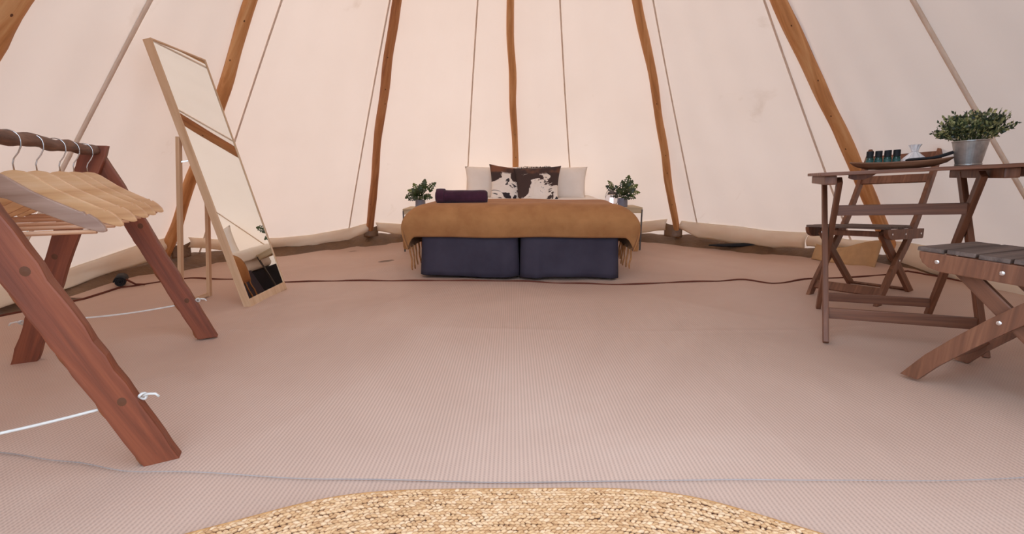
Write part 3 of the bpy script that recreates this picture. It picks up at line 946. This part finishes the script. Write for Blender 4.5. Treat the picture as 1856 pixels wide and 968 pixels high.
def swiss_plant(label, loc, seed, spec, pot_r):
    """spec: (azimuth, elevation, reach, leaf length, droop)"""
    global leaf_me
    t = thing('potted_plant', label, 'plant', loc)
    MB().lathe([(pot_r * 1.04, 0), (pot_r * 1.06, 0.006), (pot_r * 0.97, 0.080), (pot_r * 0.88, 0.080), (pot_r * 0.88, 0.062), (0.001, 0.062)], 26).build('pot', M['pot'], t, smooth=False)
    MB().lathe([(pot_r * 0.87, 0.064), (0.001, 0.068)], 20).build('soil', M['soil'], t)
    r = random.Random(seed)
    for az, el, reach, ll, droop in spec:
        a, e = R_(az), R_(el)
        d = Vector((math.cos(a) * math.cos(e), math.sin(a) * math.cos(e), math.sin(e)))
        p0 = Vector((0, 0, 0.066)); p2 = p0 + d * reach
        p1 = p0 + Vector((d.x * 0.35, d.y * 0.35, d.z * 0.65)) * reach
        MB().tube([p0, p1, p2], 0.0018, 5).build('stem', M['stem'], t, smooth=True)
        if leaf_me is None:
            o = _leaf.build('leaf', M['swiss'], t, smooth=True); leaf_me = o.data
            o.modifiers.clear()
        else:
            o = bpy.data.objects.new('leaf', leaf_me); col.objects.link(o); o.parent = t
        # leaf blade faces the room: normal tilted to the camera side
        dirv = Vector((d.x * 0.8, d.y * 0.4 - 0.15, d.z * 0.55 - droop)).normalized()
        nrm = Vector((r.uniform(-.3, .3), -1, 0.55 + r.uniform(-.2, .3)))
        nrm = (nrm - dirv * nrm.dot(dirv)).normalized()
        yv = nrm.cross(dirv)
        mt = Matrix(((dirv.x, yv.x, nrm.x, p2.x), (dirv.y, yv.y, nrm.y, p2.y), (dirv.z, yv.z, nrm.z, p2.z), (0, 0, 0, 1)))
        o.matrix_local = mt @ Matrix.Translation((-ll * 0.4, 0, 0)) @ Matrix.Diagonal((ll * 1.2, ll * 1.2, ll * 1.2, 1))
    return t
specL = [(180, 55, .10, .075, .2), (150, 70, .12, .075, .0), (100, 85, .10, .07, -.2), (60, 70, .13, .075, .0), (10, 52, .16, .085, -.1), (200, 35, .10, .08, .55),
         (230, 60, .09, .07, .1), (270, 60, .08, .075, .0), (310, 55, .09, .07, .1), (340, 30, .08, .07, .3), (190, 20, .07, .06, .3), (20, 75, .15, .075, -.3), (250, 30, .06, .06, .3), (290, 35, .06, .06, .3), (165, 45, .07, .06, .1), (20, 40, .07, .06, .1)]
swiss_plant('small leafy plant in a grey pot beyond the plum towel', (-0.865, 4.335, 0.407), 1, specL, 0.046)
specR = [(170, 50, .17, .07, -.5), (150, 40, .15, .075, .0), (180, 30, .09, .08, .2), (90, 75, .12, .08, -.2), (40, 70, .17, .085, -.4), (20, 62, .14, .08, -.2), (0, 50, .13, .08, -.1),
         (350, 35, .11, .08, .15), (320, 50, .09, .08, .1), (270, 60, .07, .07, .0), (230, 50, .07, .07, .1), (200, 60, .10, .07, -.1), (60, 55, .09, .07, -.1), (10, 20, .08, .07, .3), (290, 25, .05, .06, .3)]
swiss_plant('small leafy plant in a grey pot beside the glowing lantern', (1.045, 4.335, 0.421), 2, specR, 0.044)

ln = thing('glass_lantern', 'small glass lantern glowing bluish white beside the bed', 'lantern', (0.925, 4.27, 0.421))
MB().lathe([(0.046, 0), (0.048, 0.01), (0.040, 0.014)], 24).build('base', M['table_metal'], ln, smooth=False)
MB().lathe([(0.036, 0.014), (0.050, 0.035), (0.053, 0.06), (0.046, 0.085), (0.032, 0.10), (0.030, 0.10), (0.044, 0.084), (0.051, 0.06), (0.048, 0.035), (0.034, 0.016)], 24).build('glass_globe', M['glass'], ln, smooth=True)
MB().lathe([(0.015, 0.0145), (0.015, 0.07), (0.001, 0.072)], 16).build('candle', M['led'], ln, smooth=True)
MB().lathe([(0.033, 0.10), (0.034, 0.108), (0.020, 0.120), (0.010, 0.128), (0.001, 0.13)], 20).build('cap', M['table_metal'], ln, smooth=True)
ln.scale = (1.15, 1.15, 1.2)
MB().tube([(0.05 * math.cos(a), 0, 0.07 + 0.075 * math.sin(a)) for a in [math.pi * k / 14 for k in range(15)]], 0.0018, 6).build('handle', M['table_metal'], ln, smooth=True)

# ------------------------------------------------------------------ standing mirror
A_ = Vector((-1.390, 2.342, 0.012)); B_ = Vector((-1.405, 2.762, 0.012))
wv = (B_ - A_); W_ = wv.length; wv.normalize()
nv = Vector((wv.y, -wv.x, 0)); le = R_(13.7)
upv = (-math.sin(le) * nv + math.cos(le) * Vector((0, 0, 1))); fv = upv.cross(wv) * -1
fv = wv.cross(upv)
mir = thing('standing_mirror', 'tall leaning floor mirror in a pale wood frame', 'mirror', A_)
mm = Matrix(((wv.x, fv.x, upv.x, 0), (wv.y, fv.y, upv.y, 0), (wv.z, fv.z, upv.z, 0), (0, 0, 0, 1)))
mir.matrix_world = Matrix.Translation(A_) @ mm     # local x across, y towards the room, z up the mirror
if nv.dot(fv) < 0: fy = -1
else: fy = 1
HM = 1.375; dp = 0.040
for x in (0.004, W_ - 0.004):
    MB().box((x, -fy * dp / 2, HM / 2), (0.008, dp, HM)).build('frame_side', M['mirror_wood'], mir, bevel=0.001)
MB().box((W_ / 2, -fy * dp / 2, HM - 0.004), (W_ - 0.016, dp, 0.008)).build('frame_top', M['mirror_wood'], mir, bevel=0.001)
MB().box((W_ / 2, -fy * dp / 2, 0.024), (W_ - 0.016, dp, 0.048)).build('frame_bottom', M['mirror_wood'], mir, bevel=0.001)
MB().box((W_ / 2, -fy * 0.006, HM / 2 + 0.02), (W_ - 0.015, 0.004, HM - 0.055)).build('mirror_glass', M['mirror'], mir)
MB().box((W_ / 2, -fy * 0.024, HM / 2 + 0.02), (W_ - 0.017, 0.006, HM - 0.056)).build('back_board', M['mirror_wood'], mir)
def mloc(p): return mir.matrix_world.inverted() @ Vector(p)
topz = 0.92
legs = []
for fx, ground in ((0.012, (-1.79, 2.375, 0.012)), (W_ - 0.19, (-1.775, 2.585, 0.012))):
    p1 = Vector((fx, -fy * (dp + 0.010), topz)); p0 = mloc(ground)
    bar('support_leg', M['mirror_wood'], mir, p0, p1, 0.024, 0.018, (0, 1, 0), 0.002); legs.append((p0, p1))
bar('support_bar', M['mirror_wood'], mir, legs[0][0] + Vector((0, 0, 0.012)), legs[1][0] + Vector((0, 0, 0.012)), 0.022, 0.016, (0, 1, 0), 0.002)
pp = legs[0][0] + (legs[0][1] - legs[0][0]) * 0.86
bar('stay_pin', M['steel'], mir, pp, pp + Vector((0.03, fy * 0.05, 0)), 0.006, 0.006, (0, 0, 1), 0)

# ------------------------------------------------------------------ clothes rack
RK = (-1.585, 1.755, 0.010)
rack = thing('clothes_rack', 'rustic wooden A-frame clothes rack with a branch rail', 'clothes rack', RK, (0, 0, math.atan2(.468, .884)))
rr = random.Random(11)
for y in (0.0, -1.0):
    for sg, name in ((1, 'right'), (-1, 'left')):
        p0 = Vector((sg * 0.288, y + 0.019 * sg, -0.004)); p1 = Vector((sg * -0.018 + 0.012, y + 0.019 * sg, 0.803))
        # slanted board with level cut ends
        wd, th = 0.074, 0.036
        mt = along(p0, p1, (0, 1, 0)); inv = mt.inverted()
        mb = MB()
        d = (p1 - p0)
        n = 22
        for k in range(n + 1):
            t = k / n; c = p0 + d * t
            j1 = rr.uniform(-.002, .002); j2 = rr.uniform(-.003, .003)
            for (ox, oy) in ((-wd / 2 + j1, -th / 2), (wd / 2 + j2, -th / 2), (wd / 2 + j2 * .6, th / 2), (-wd / 2 + j1 * .6, th / 2)):
                mb.v.append(tuple(inv @ (c + Vector((ox, oy, 0)))))
        for k in range(n):
            for q in range(4):
                mb.f.append((4 * k + q, 4 * k + (q + 1) % 4, 4 * k + 4 + (q + 1) % 4, 4 * k + 4 + q))
        mb.f += [(3, 2, 1, 0), (4 * n, 4 * n + 1, 4 * n + 2, 4 * n + 3)]
        leg = mb.build('leg_board', M['rack'], rack, matrix=mt, bevel=0.004)
        # bark left on the inner edge
        if sg == 1:
            eb = MB()
            def bark(u, v):
                t = v * 0.97 + 0.01; c = p0 + d * t
                a = R_(-90 + 180 * u)
                k = 0.006 + 0.004 * math.sin(t * 37 + 1.3) + 0.003 * math.sin(t * 71)
                return inv @ (c + Vector((-wd / 2 - k * math.cos(a) * 0.8 + 0.003, math.sin(a) * th * 0.49, 0)))
            eb.grid(bark, 6, 60).build('bark_edge', M['bark'], leg, smooth=True, label='rough bark left on the board edge')
        for (t, ox) in ((0.62, 0.012), (0.22, 0.01)) if sg == 1 else ((0.5, -0.01),):
            c = p0 + d * t + Vector((ox, -th / 2 - 0.0012, 0))
            kb = MB()
            kb.grid(lambda u, v: inv @ (c + Vector((math.cos(2 * math.pi * u) * v * 0.009, 0.001 * v, math.sin(2 * math.pi * u) * v * 0.011))), 12, 3, True)
            kb.build('wood_knot', M['knot'], leg, smooth=True)
pts = [(0.030 + 0.004 * math.sin(k * 1.3), -1.13 + 1.16 * k / 30, 0.784 + 0.003 * math.sin(k * 0.9 + 1)) for k in range(31)]
MB().tube(pts, [0.0175 + 0.0018 * math.sin(k * 1.9) for k in range(31)], 14).build('branch_rail', M['rail'], rack, smooth=True)
for y, z0, z1, xo in ((-1.0, 0.155, 0.150, 0.0), (0.0, 0.150, 0.140, 0.0)):
    xl = -0.288 + 0.305 * z0 / 0.807; 
    pts = [(-0.262 + 0.524 * k / 20, y - 0.019 + 0.038 * k / 20, z0 + 0.012 - 0.016 * math.sin(math.pi * k / 20)) for k in range(21)]
    st = MB().tube(pts, 0.0035, 6).build('tie_string', M['string'], rack, smooth=True)
    for (kx, ky, kz, s) in ((0.270, y + 0.015, z0 + 0.018, 1), (-0.270, y - 0.02, z0 + 0.010, -1)):
        kb = MB()
        kb.tube([(kx + 0.007 * math.cos(a), ky + 0.004 * math.sin(2 * a), kz + 0.007 * math.sin(a)) for a in [k * 0.6 for k in range(12)]], 0.0034, 6)
        kb.tube([(kx, ky, kz), (kx + s * 0.012, ky - 0.006, kz + 0.006), (kx + s * 0.026, ky - 0.008, kz + 0.004), (kx + s * 0.032, ky - 0.008, kz - 0.005)], 0.003, 6)
        kb.build('knot', M['string'], st, smooth=True)
# the string end showing past the rear leg
# hangers
def hanger(mat, label, grp):
    t = thing('coat_hanger', label, 'hanger', group=grp)
    up = [(0, .0), (.018, -.003), (.035, -.012), (.055, -.028), (.08, -.048), (.11, -.067), (.14, -.084), (.165, -.098), (.170, -.097), (.175, -.106), (.180, -.103), (.195, -.116), (.207, -.132), (.210, -.142)]
    lo = [(0, -.058), (.018, -.060), (.035, -.066), (.055, -.078), (.08, -.092), (.11, -.108), (.14, -.124), (.165, -.136), (.170, -.138), (.175, -.140), (.180, -.142), (.195, -.148), (.203, -.149), (.210, -.147)]
    up = [(x * 0.93, z) for x, z in up]; lo = [(x * 0.93, z) for x, z in lo]
    U = [(-x, z) for x, z in up[:0:-1]] + up
    Lw = [(-x, z) for x, z in lo[:0:-1]] + lo
    mb = MB().band(U, Lw, 0.012, 'XZ')
    mb.build('shoulder_bar', mat, t, bevel=0.003)
    MB().tube([(-0.176, 0, -0.146), (0.176, 0, -0.146)], 0.0055, 10).build('trouser_bar', M['dowel'], t, smooth=True)
    hp = [(0, 0, -0.004), (0, 0, 0.016), (0.004, 0, 0.028), (0.014, 0, 0.042), (0.0215, 0, 0.058), (0.0225, 0, 0.072)]
    cx, cz, rr_ = 0, 0.074, 0.0222
    hp += [(cx + rr_ * math.cos(R_(a)), 0, cz + rr_ * math.sin(R_(a))) for a in range(10, 200, 15)]
    MB().tube(hp, 0.0017, 6).build('hook', M['steel'], t, smooth=True, label='bent steel wire hook')
    return t
HANG = [(-.165, 4, 'beech coat hanger nearest the far leg boards of the rack'), (-.295, 1, 'second beech coat hanger from the far end of the rail'),
        (-.410, -1, 'middle one of the five beech coat hangers on the rail'), (-.570, 3, 'fourth beech coat hanger from the far end of the rail'),
        (-.700, -2, 'beech coat hanger next to the dull mauve one')]
h0 = hanger(M['hanger'], '', 'coat hangers on the rail')
rkm = Matrix.Translation(RK) @ Matrix.Rotation(math.atan2(.468, .884), 4, 'Z')
for i, (s, dy, lab) in enumerate(HANG):
    h = h0 if i == 0 else copy_tree(h0)
    h['label'] = lab
    p = rkm @ Vector((0.030, s, 0.7062))
    h.location = p; h.rotation_euler = (0, 0, math.atan2(.468, .884) + R_(dy))
hm = hanger(M['hanger_mauve'], 'dull mauve wooden coat hanger, nearest on the rail', 'coat hangers on the rail')
p = rkm @ Vector((0.030, -0.850, 0.7062)); hm.location = p; hm.rotation_euler = (0, 0, math.atan2(.468, .884) + R_(-2))

# ------------------------------------------------------------------ folding table
TB = (1.66, 1.942, 0.032); TE = (0.0, -0.054, -0.495)
tab = thing('folding_table', 'brown wooden folding table holding the tray and the zinc pot', 'table', TB, TE)
Lx, Li, fa, fb = 0.242, 0.218, 0.291, 0.153
for k in range(7):
    y = -0.258 + 0.086 * k
    MB().box((0.05, y, 0.693), (0.70, 0.080, 0.014)).build('slat', M['furnx'], tab, bevel=0.003)
for x in (-0.262, 0.255, 0.36):
    MB().box((x, 0, 0.668), (0.042, 0.54, 0.036)).build('cleat', M['furn'], tab, bevel=0.006)
MB().poly([(-.19, .686), (-.10, .686), (-.12, .672), (-.14, .664), (-.17, .664), (-.19, .672)], 0.02, 'XZ', -0.16).build('catch', M['furn'], tab, bevel=0.002)
for sx in (-1, 1):
    bar('leg', M['furn'], tab, (sx * Lx, -fa, 0), (sx * Lx, fb, 0.668), 0.040, 0.020, (1, 0, 0), 0.004)
    bar('leg', M['furn'], tab, (sx * Li, fa, 0), (sx * Li, -fb, 0.668), 0.040, 0.020, (1, 0, 0), 0.004)
def lerp3(a, b, t): return Vector(a) + (Vector(b) - Vector(a)) * t
for (x, y0, y1, t, hh) in ((Lx, -fa, fb, 0.168, 0.045), (Li, fa, -fb, 0.118, 0.042), (Li, fa, -fb, 0.81, 0.045)):
    p = lerp3((0, y0, 0), (0, y1, 0.66), t)
    bar('stretcher', M['furn'], tab, p + Vector((-x + 0.010, 0, 0)), p + Vector((x - 0.010, 0, 0)), hh, 0.018, (0, 1, 0), 0.003)
for sx in (-1, 1):
    p = lerp3((0, -fa, 0), (0, fb, .66), 0.655)
    MB().lathe([(0.006, 0), (0.006, 0.002), (0.001, 0.0035)], 10).build('screw', M['screw'], tab, matrix=Matrix.Translation((sx * (Lx + 0.010), p.y, p.z)) @ Matrix.Rotation(R_(90 * sx), 4, 'Y'))

tm = Matrix.Translation(TB) @ Euler(TE).to_matrix().to_4x4()
def on_table(x, y, z=0.700): return tm @ Vector((x, y, z))

# ------------------------------------------------------------------ folding chairs
def chair(label, loc, rot):
    t = thing('folding_chair', label, 'chair', loc, rot)
    w_, th = 0.171, 0.020
    # curved long side piece, front foot to back top (local y to the back)
    cen = [(-0.215, 0.0), (-0.165, 0.075), (-0.105, 0.155), (-0.04, 0.235), (0.03, 0.315), (0.095, 0.40), (0.145, 0.48), (0.195, 0.57), (0.245, 0.67), (0.295, 0.77), (0.340, 0.862)]
    for sx in (-1, 1):
        A, B = [], []
        for i, (y, z) in enumerate(cen):
            y0, z0 = cen[max(i - 1, 0)]; y1, z1 = cen[min(i + 1, len(cen) - 1)]
            L = math.hypot(y1 - y0, z1 - z0); ny, nz = -(z1 - z0) / L, (y1 - y0) / L
            h = 0.021 + 0.004 * math.sin(math.pi * min(1, i / 7))
            A.append((y + ny * h, z + nz * h)); B.append((y - ny * h, z - nz * h))
        A[0] = (A[0][0] - 0.002, 0.0); B[0] = (B[0][0] + 0.012, 0.0)
        y, z = cen[-1]
        A.append((A[-1][0] + 0.012, A[-1][1] + 0.014)); B.append((B[-1][0] + 0.002, B[-1][1] + 0.016))
        MB().band(A, B, th, 'YZ', sx * w_).build('side_post', M['furn'], t, bevel=0.004)
        # short leg, seat front to rear foot
        bar('leg', M['furn'], t, (sx * (w_ - 0.022), 0.265, 0.0), (sx * (w_ - 0.022), -0.185, 0.395), 0.042, 0.019, (1, 0, 0), 0.004)
        # seat rail with rounded nose
        rail = [(-0.250, 0.412), (-0.246, 0.395), (-0.236, 0.378), (-0.218, 0.366), (-0.190, 0.358), (0.150, 0.358), (0.158, 0.366), (0.158, 0.412)]
        MB().poly(rail, 0.020, 'YZ', sx * (w_ + 0.0205)).build('seat_rail', M['furn'], t, bevel=0.003)
        for (y, z, xo) in ((-0.20, 0.387, 0.031), (-0.055, 0.385, 0.031), (0.12, 0.385, 0.031), (-0.040, 0.242, 0.0105)):
            MB().lathe([(0.0062, 0), (0.0062, 0.0018), (0.0035, 0.0034), (0.001, 0.0038)], 10).build('screw', M['screw'], t, matrix=Matrix.Translation((sx * (w_ + xo), y, z)) @ Matrix.Rotation(R_(90 * sx), 4, 'Y'))
    for k in range(6):
        MB().box((0, -0.226 + 0.0725 * k, 0.419), (0.385 if k < 4 else 0.322, 0.066, 0.013)).build('seat_slat', M['slat'], t, bevel=0.003, loc=(0, 0, 0.0015 * (k % 2)))
    def post(z): return interp([(q, p) for p, q in cen], z)
    tilt = Vector((0, 1, -0.48))
    for z, hh in ((0.810, 0.062), (0.690, 0.050)):
        y = post(z)
        bar('back_rail', M['furnx'], t, (-w_ + 0.008, y, z), (w_ - 0.008, y, z), hh, 0.014, tilt, 0.003)
    y = post(0.075)
    bar('stretcher', M['furnx'], t, (-w_ + 0.008, y, 0.075), (w_ - 0.008, y, 0.075), 0.050, 0.015, (0, 0.6, -0.4), 0.003)
    yb = 0.265 - 0.45 * 0.05 / 0.395
    bar('stretcher', M['furnx'], t, (-w_ + 0.03, yb, 0.05), (w_ - 0.03, yb, 0.05), 0.040, 0.015, (0, 0.6, 0.5), 0.003)
    bar('stretcher', M['furnx'], t, (-w_ + 0.03, -0.185, 0.385), (w_ - 0.03, -0.185, 0.385), 0.030, 0.018, (0, 1, 0), 0.003)
    return t
chair('brown wooden folding chair behind the folding table', (2.025, 2.562, 0.004), (-.033, -.058, -1.074))
chair('nearest brown wooden folding chair with weathered seat slats, cut by the frame', (1.55, 1.279, 0.046), (-.037, -.021, -2.699))

# ------------------------------------------------------------------ things on the table
TBQ = Euler(TE).to_quaternion()
def table_thing(name, label, cat, x, y, z=0.700, yaw=0.0, group=None):
    o = thing(name, label, cat, on_table(x, y, z), (0, 0, 0), group)
    o.rotation_euler = (TBQ @ Euler((0, 0, yaw)).to_quaternion()).to_euler()
    return o
ty = table_thing('wooden_tray', 'shallow boat-shaped wooden tray on the folding table', 'tray', 0.0, -0.01)
def tray_surf(u, v):
    a = 2 * math.pi * u
    prof = [(0.0, 0.003), (0.62, 0.004), (0.86, 0.014), (1.0, 0.030), (0.985, 0.033), (0.84, 0.020), (0.60, 0.010), (0.0, 0.009)]
    k = v * 7; i = min(int(k), 6); f = k - i
    r = prof[i][0] + (prof[i + 1][0] - prof[i][0]) * f; z = prof[i][1] + (prof[i + 1][1] - prof[i][1]) * f
    x = math.copysign(abs(math.cos(a)) ** 0.9, math.cos(a)) * 0.172 * r
    y = math.copysign(abs(math.sin(a)) ** 0.9, math.sin(a)) * 0.085 * r
    return (x, y, z - 0.003 + 0.010 * (abs(x) / 0.172) ** 3 * (r > 0.5))
MB().grid(tray_surf, 48, 21, True).build('tray_body', M['tray'], ty, smooth=True)
BT = [(-0.102, 'small dark green bottle with a black cap at the pale end of the tray'), (-0.072, 'small dark green black-capped bottle, second in the tray row'),
      (-0.042, 'small dark green black-capped bottle, third in the tray row'), (-0.012, 'small dark green bottle with a black cap next to the gauze bag')]
b0 = None
for i, (x, lab) in enumerate(BT):
    if b0 is None:
        b0 = table_thing('small_bottle', lab, 'bottle', x, -0.015, 0.7095, 0, 'bottles on the tray')
        b0.scale = (1, 1, 1.3)
        MB().lathe([(0.0125, 0), (0.0135, 0.002), (0.0135, 0.030), (0.010, 0.034), (0.0085, 0.036)], 18).build('bottle_body', M['bottle'], b0, smooth=True)
        MB().lathe([(0.0137, 0.006), (0.0137, 0.026)], 18).build('bottle_label', M['bottle_label'], b0, smooth=True)
        MB().lathe([(0.0125, 0.034), (0.0125, 0.052), (0.0115, 0.054), (0.001, 0.054)], 18).build('cap', M['black'], b0, smooth=False)
    else:
        c = copy_tree(b0); c['label'] = lab; c.location = on_table(x, -0.015 + 0.002 * (i % 2), 0.7095)
gb = table_thing('gauze_bag', 'white gauze pouch tied at the neck on the tray', 'bag', 0.052, 0.020, 0.7085)
def bag(u, v):
    a = 2 * math.pi * u
    prof = [(0.002, 0), (0.034, 0.001), (0.040, 0.012), (0.034, 0.030), (0.018, 0.048), (0.008, 0.060), (0.010, 0.066), (0.014, 0.080), (0.018, 0.088)]
    k = v * 8; i = min(int(k), 7); f = k - i
    r = prof[i][0] + (prof[i + 1][0] - prof[i][0]) * f; z = prof[i][1] + (prof[i + 1][1] - prof[i][1]) * f
    r *= 1 + (0.18 * math.sin(9 * a + 1) + 0.08 * math.sin(5 * a)) * min(1, v * 1.6)
    return (r * math.cos(a) * 1.1, r * math.sin(a) * 0.75, z)
MB().grid(bag, 54, 32, True).build('pouch', M['gauze'], gb, smooth=True)
MB().tube([(0.010 * math.cos(a), 0.0075 * math.sin(a), 0.062) for a in [2 * math.pi * k / 20 for k in range(21)]], 0.0025, 6).build('tie_ribbon', M['gauze'], gb, smooth=True)
bk = table_thing('black_dish', 'thin black curved dish resting on the end of the tray', 'dish', 0.098, -0.035, 0.7185)
def dish(u, v):
    a = -1 + 2 * u; s = -1 + 2 * v
    wd = 0.030 * (1 - a * a) ** 0.5
    return (a * 0.082, s * wd, 0.010 + 0.020 * abs(a) ** 1.6 * (1 if a > 0 else 0.25) + 0.014 * (a + 1) / 2 + 0.004 * s * s)
MB().grid(dish, 30, 8).build('dish_body', M['black'], bk, smooth=True, solid=0.008)

pt = table_thing('potted_bush', 'bushy variegated plant in a galvanised zinc pot on the folding table', 'plant', 0.200, -0.055, 0.7005)
pt.scale = (0.71, 0.71, 0.93)
MB().lathe([(0.054, 0.0), (0.056, 0.002), (0.056, 0.007), (0.054, 0.008), (0.0735, 0.096), (0.0765, 0.098), (0.0765, 0.102), (0.072, 0.102), (0.070, 0.085), (0.001, 0.085)], 40).build('zinc_pot', M['zinc'], pt, smooth=False)
MB().lathe([(0.0695, 0.086), (0.001, 0.092)], 24).build('soil', M['soil'], pt)
lr = random.Random(21)
fb_ = MB(); sb = MB()
for k in range(150):
    az = lr.uniform(0, 2 * math.pi); el = R_(lr.triangular(6, 90, 52))
    reach = (0.128 + lr.uniform(-.02, .022)) * (0.93 + 0.08 * math.cos(el))
    d = Vector((math.cos(az) * math.cos(el) * 1.12, math.sin(az) * math.cos(el) * 0.9, math.sin(el)))
    p0 = Vector((d.x * 0.045, d.y * 0.045, 0.088)); p2 = p0 + d * reach * 0.92 + Vector((0, 0, 0.006))
    p1 = (p0 + p2) / 2 + Vector((0, 0, 0.014))
    sb.tube([p0, p1, p2], [0.0011, 0.0009, 0.0006], 4, caps=False)
    for j in range(13):
        t = 0.35 + 0.65 * j / 12
        q = p0 * (1 - t) ** 2 + p1 * 2 * t * (1 - t) + p2 * t * t
        ld = (d + Vector((lr.uniform(-1, 1), lr.uniform(-1, 1), lr.uniform(-.6, .9)))).normalized()
        sd = ld.cross(Vector((lr.uniform(-1, 1), lr.uniform(-1, 1), lr.uniform(-1, 1)))).normalized()
        L = lr.uniform(0.013, 0.021); W2 = L * 0.36
        nn = ld.cross(sd) * 0.0012
        fb_.add([q, q + ld * L * .45 + sd * W2 + nn, q + ld * L, q + ld * L * .45 - sd * W2 + nn], [(0, 1, 2, 3)])
sb.build('stem', M['stem'], pt)['kind'] = 'stuff'
fb_.build('foliage', M['bush'], pt)['kind'] = 'stuff'

# ------------------------------------------------------------------ odd dark things at the tent edge
spts = [Vector((1.99, 4.46, 0)), Vector((2.10, 4.42, 0)), Vector((2.25, 4.36, 0)), Vector((2.42, 4.29, 0)), Vector((2.62, 4.15, 0)), Vector((2.70, 4.05, 0))]
spts = [Vector((APX[0] + (p.x - APX[0]) * 0.955, APX[1] + (p.y - APX[1]) * 0.955, 0)) for p in spts]
spts = [p + Vector((0, 0, 0.045 + gz(p.x, p.y) + 0.10 * sstep(2.7, 3.3, math.hypot(p.x - APX[0], p.y - APX[1])))) for p in spts]
o = MB().tube(spts, [0.012, 0.026, 0.030, 0.028, 0.026, 0.014], 12, flat=0.6).build('black_strip', M['black'], smooth=True)  # flattened black tube running along below the cream flap
tag(o, 'flat black strip lying under the cream flap beside the folding chair', 'bag')
rl = thing('fabric_roll', 'small black fabric roll lying at the tent edge behind the clothes rack', 'roll', (-2.50, 2.84, 0.052), (0, 0, R_(35)))
sp = spiral(0.034, 3.5, 70)
inn = [(p[0] * max(0.2, 1 - 0.006 / max(0.008, math.hypot(*p))), p[1] * max(0.2, 1 - 0.006 / max(0.008, math.hypot(*p)))) for p in sp]
MB().band(sp, inn, 0.16, 'XZ').build('rolled_cloth', M['black'], rl, smooth=True)
MB().tube([(0.030, -0.07, 0.012), (0.05, -0.075, -0.004), (0.075, -0.08, -0.024), (0.12, -0.085, -0.030)], 0.006, 6).build('binding_end', M['binding'], rl, smooth=True, label='reddish brown binding end')
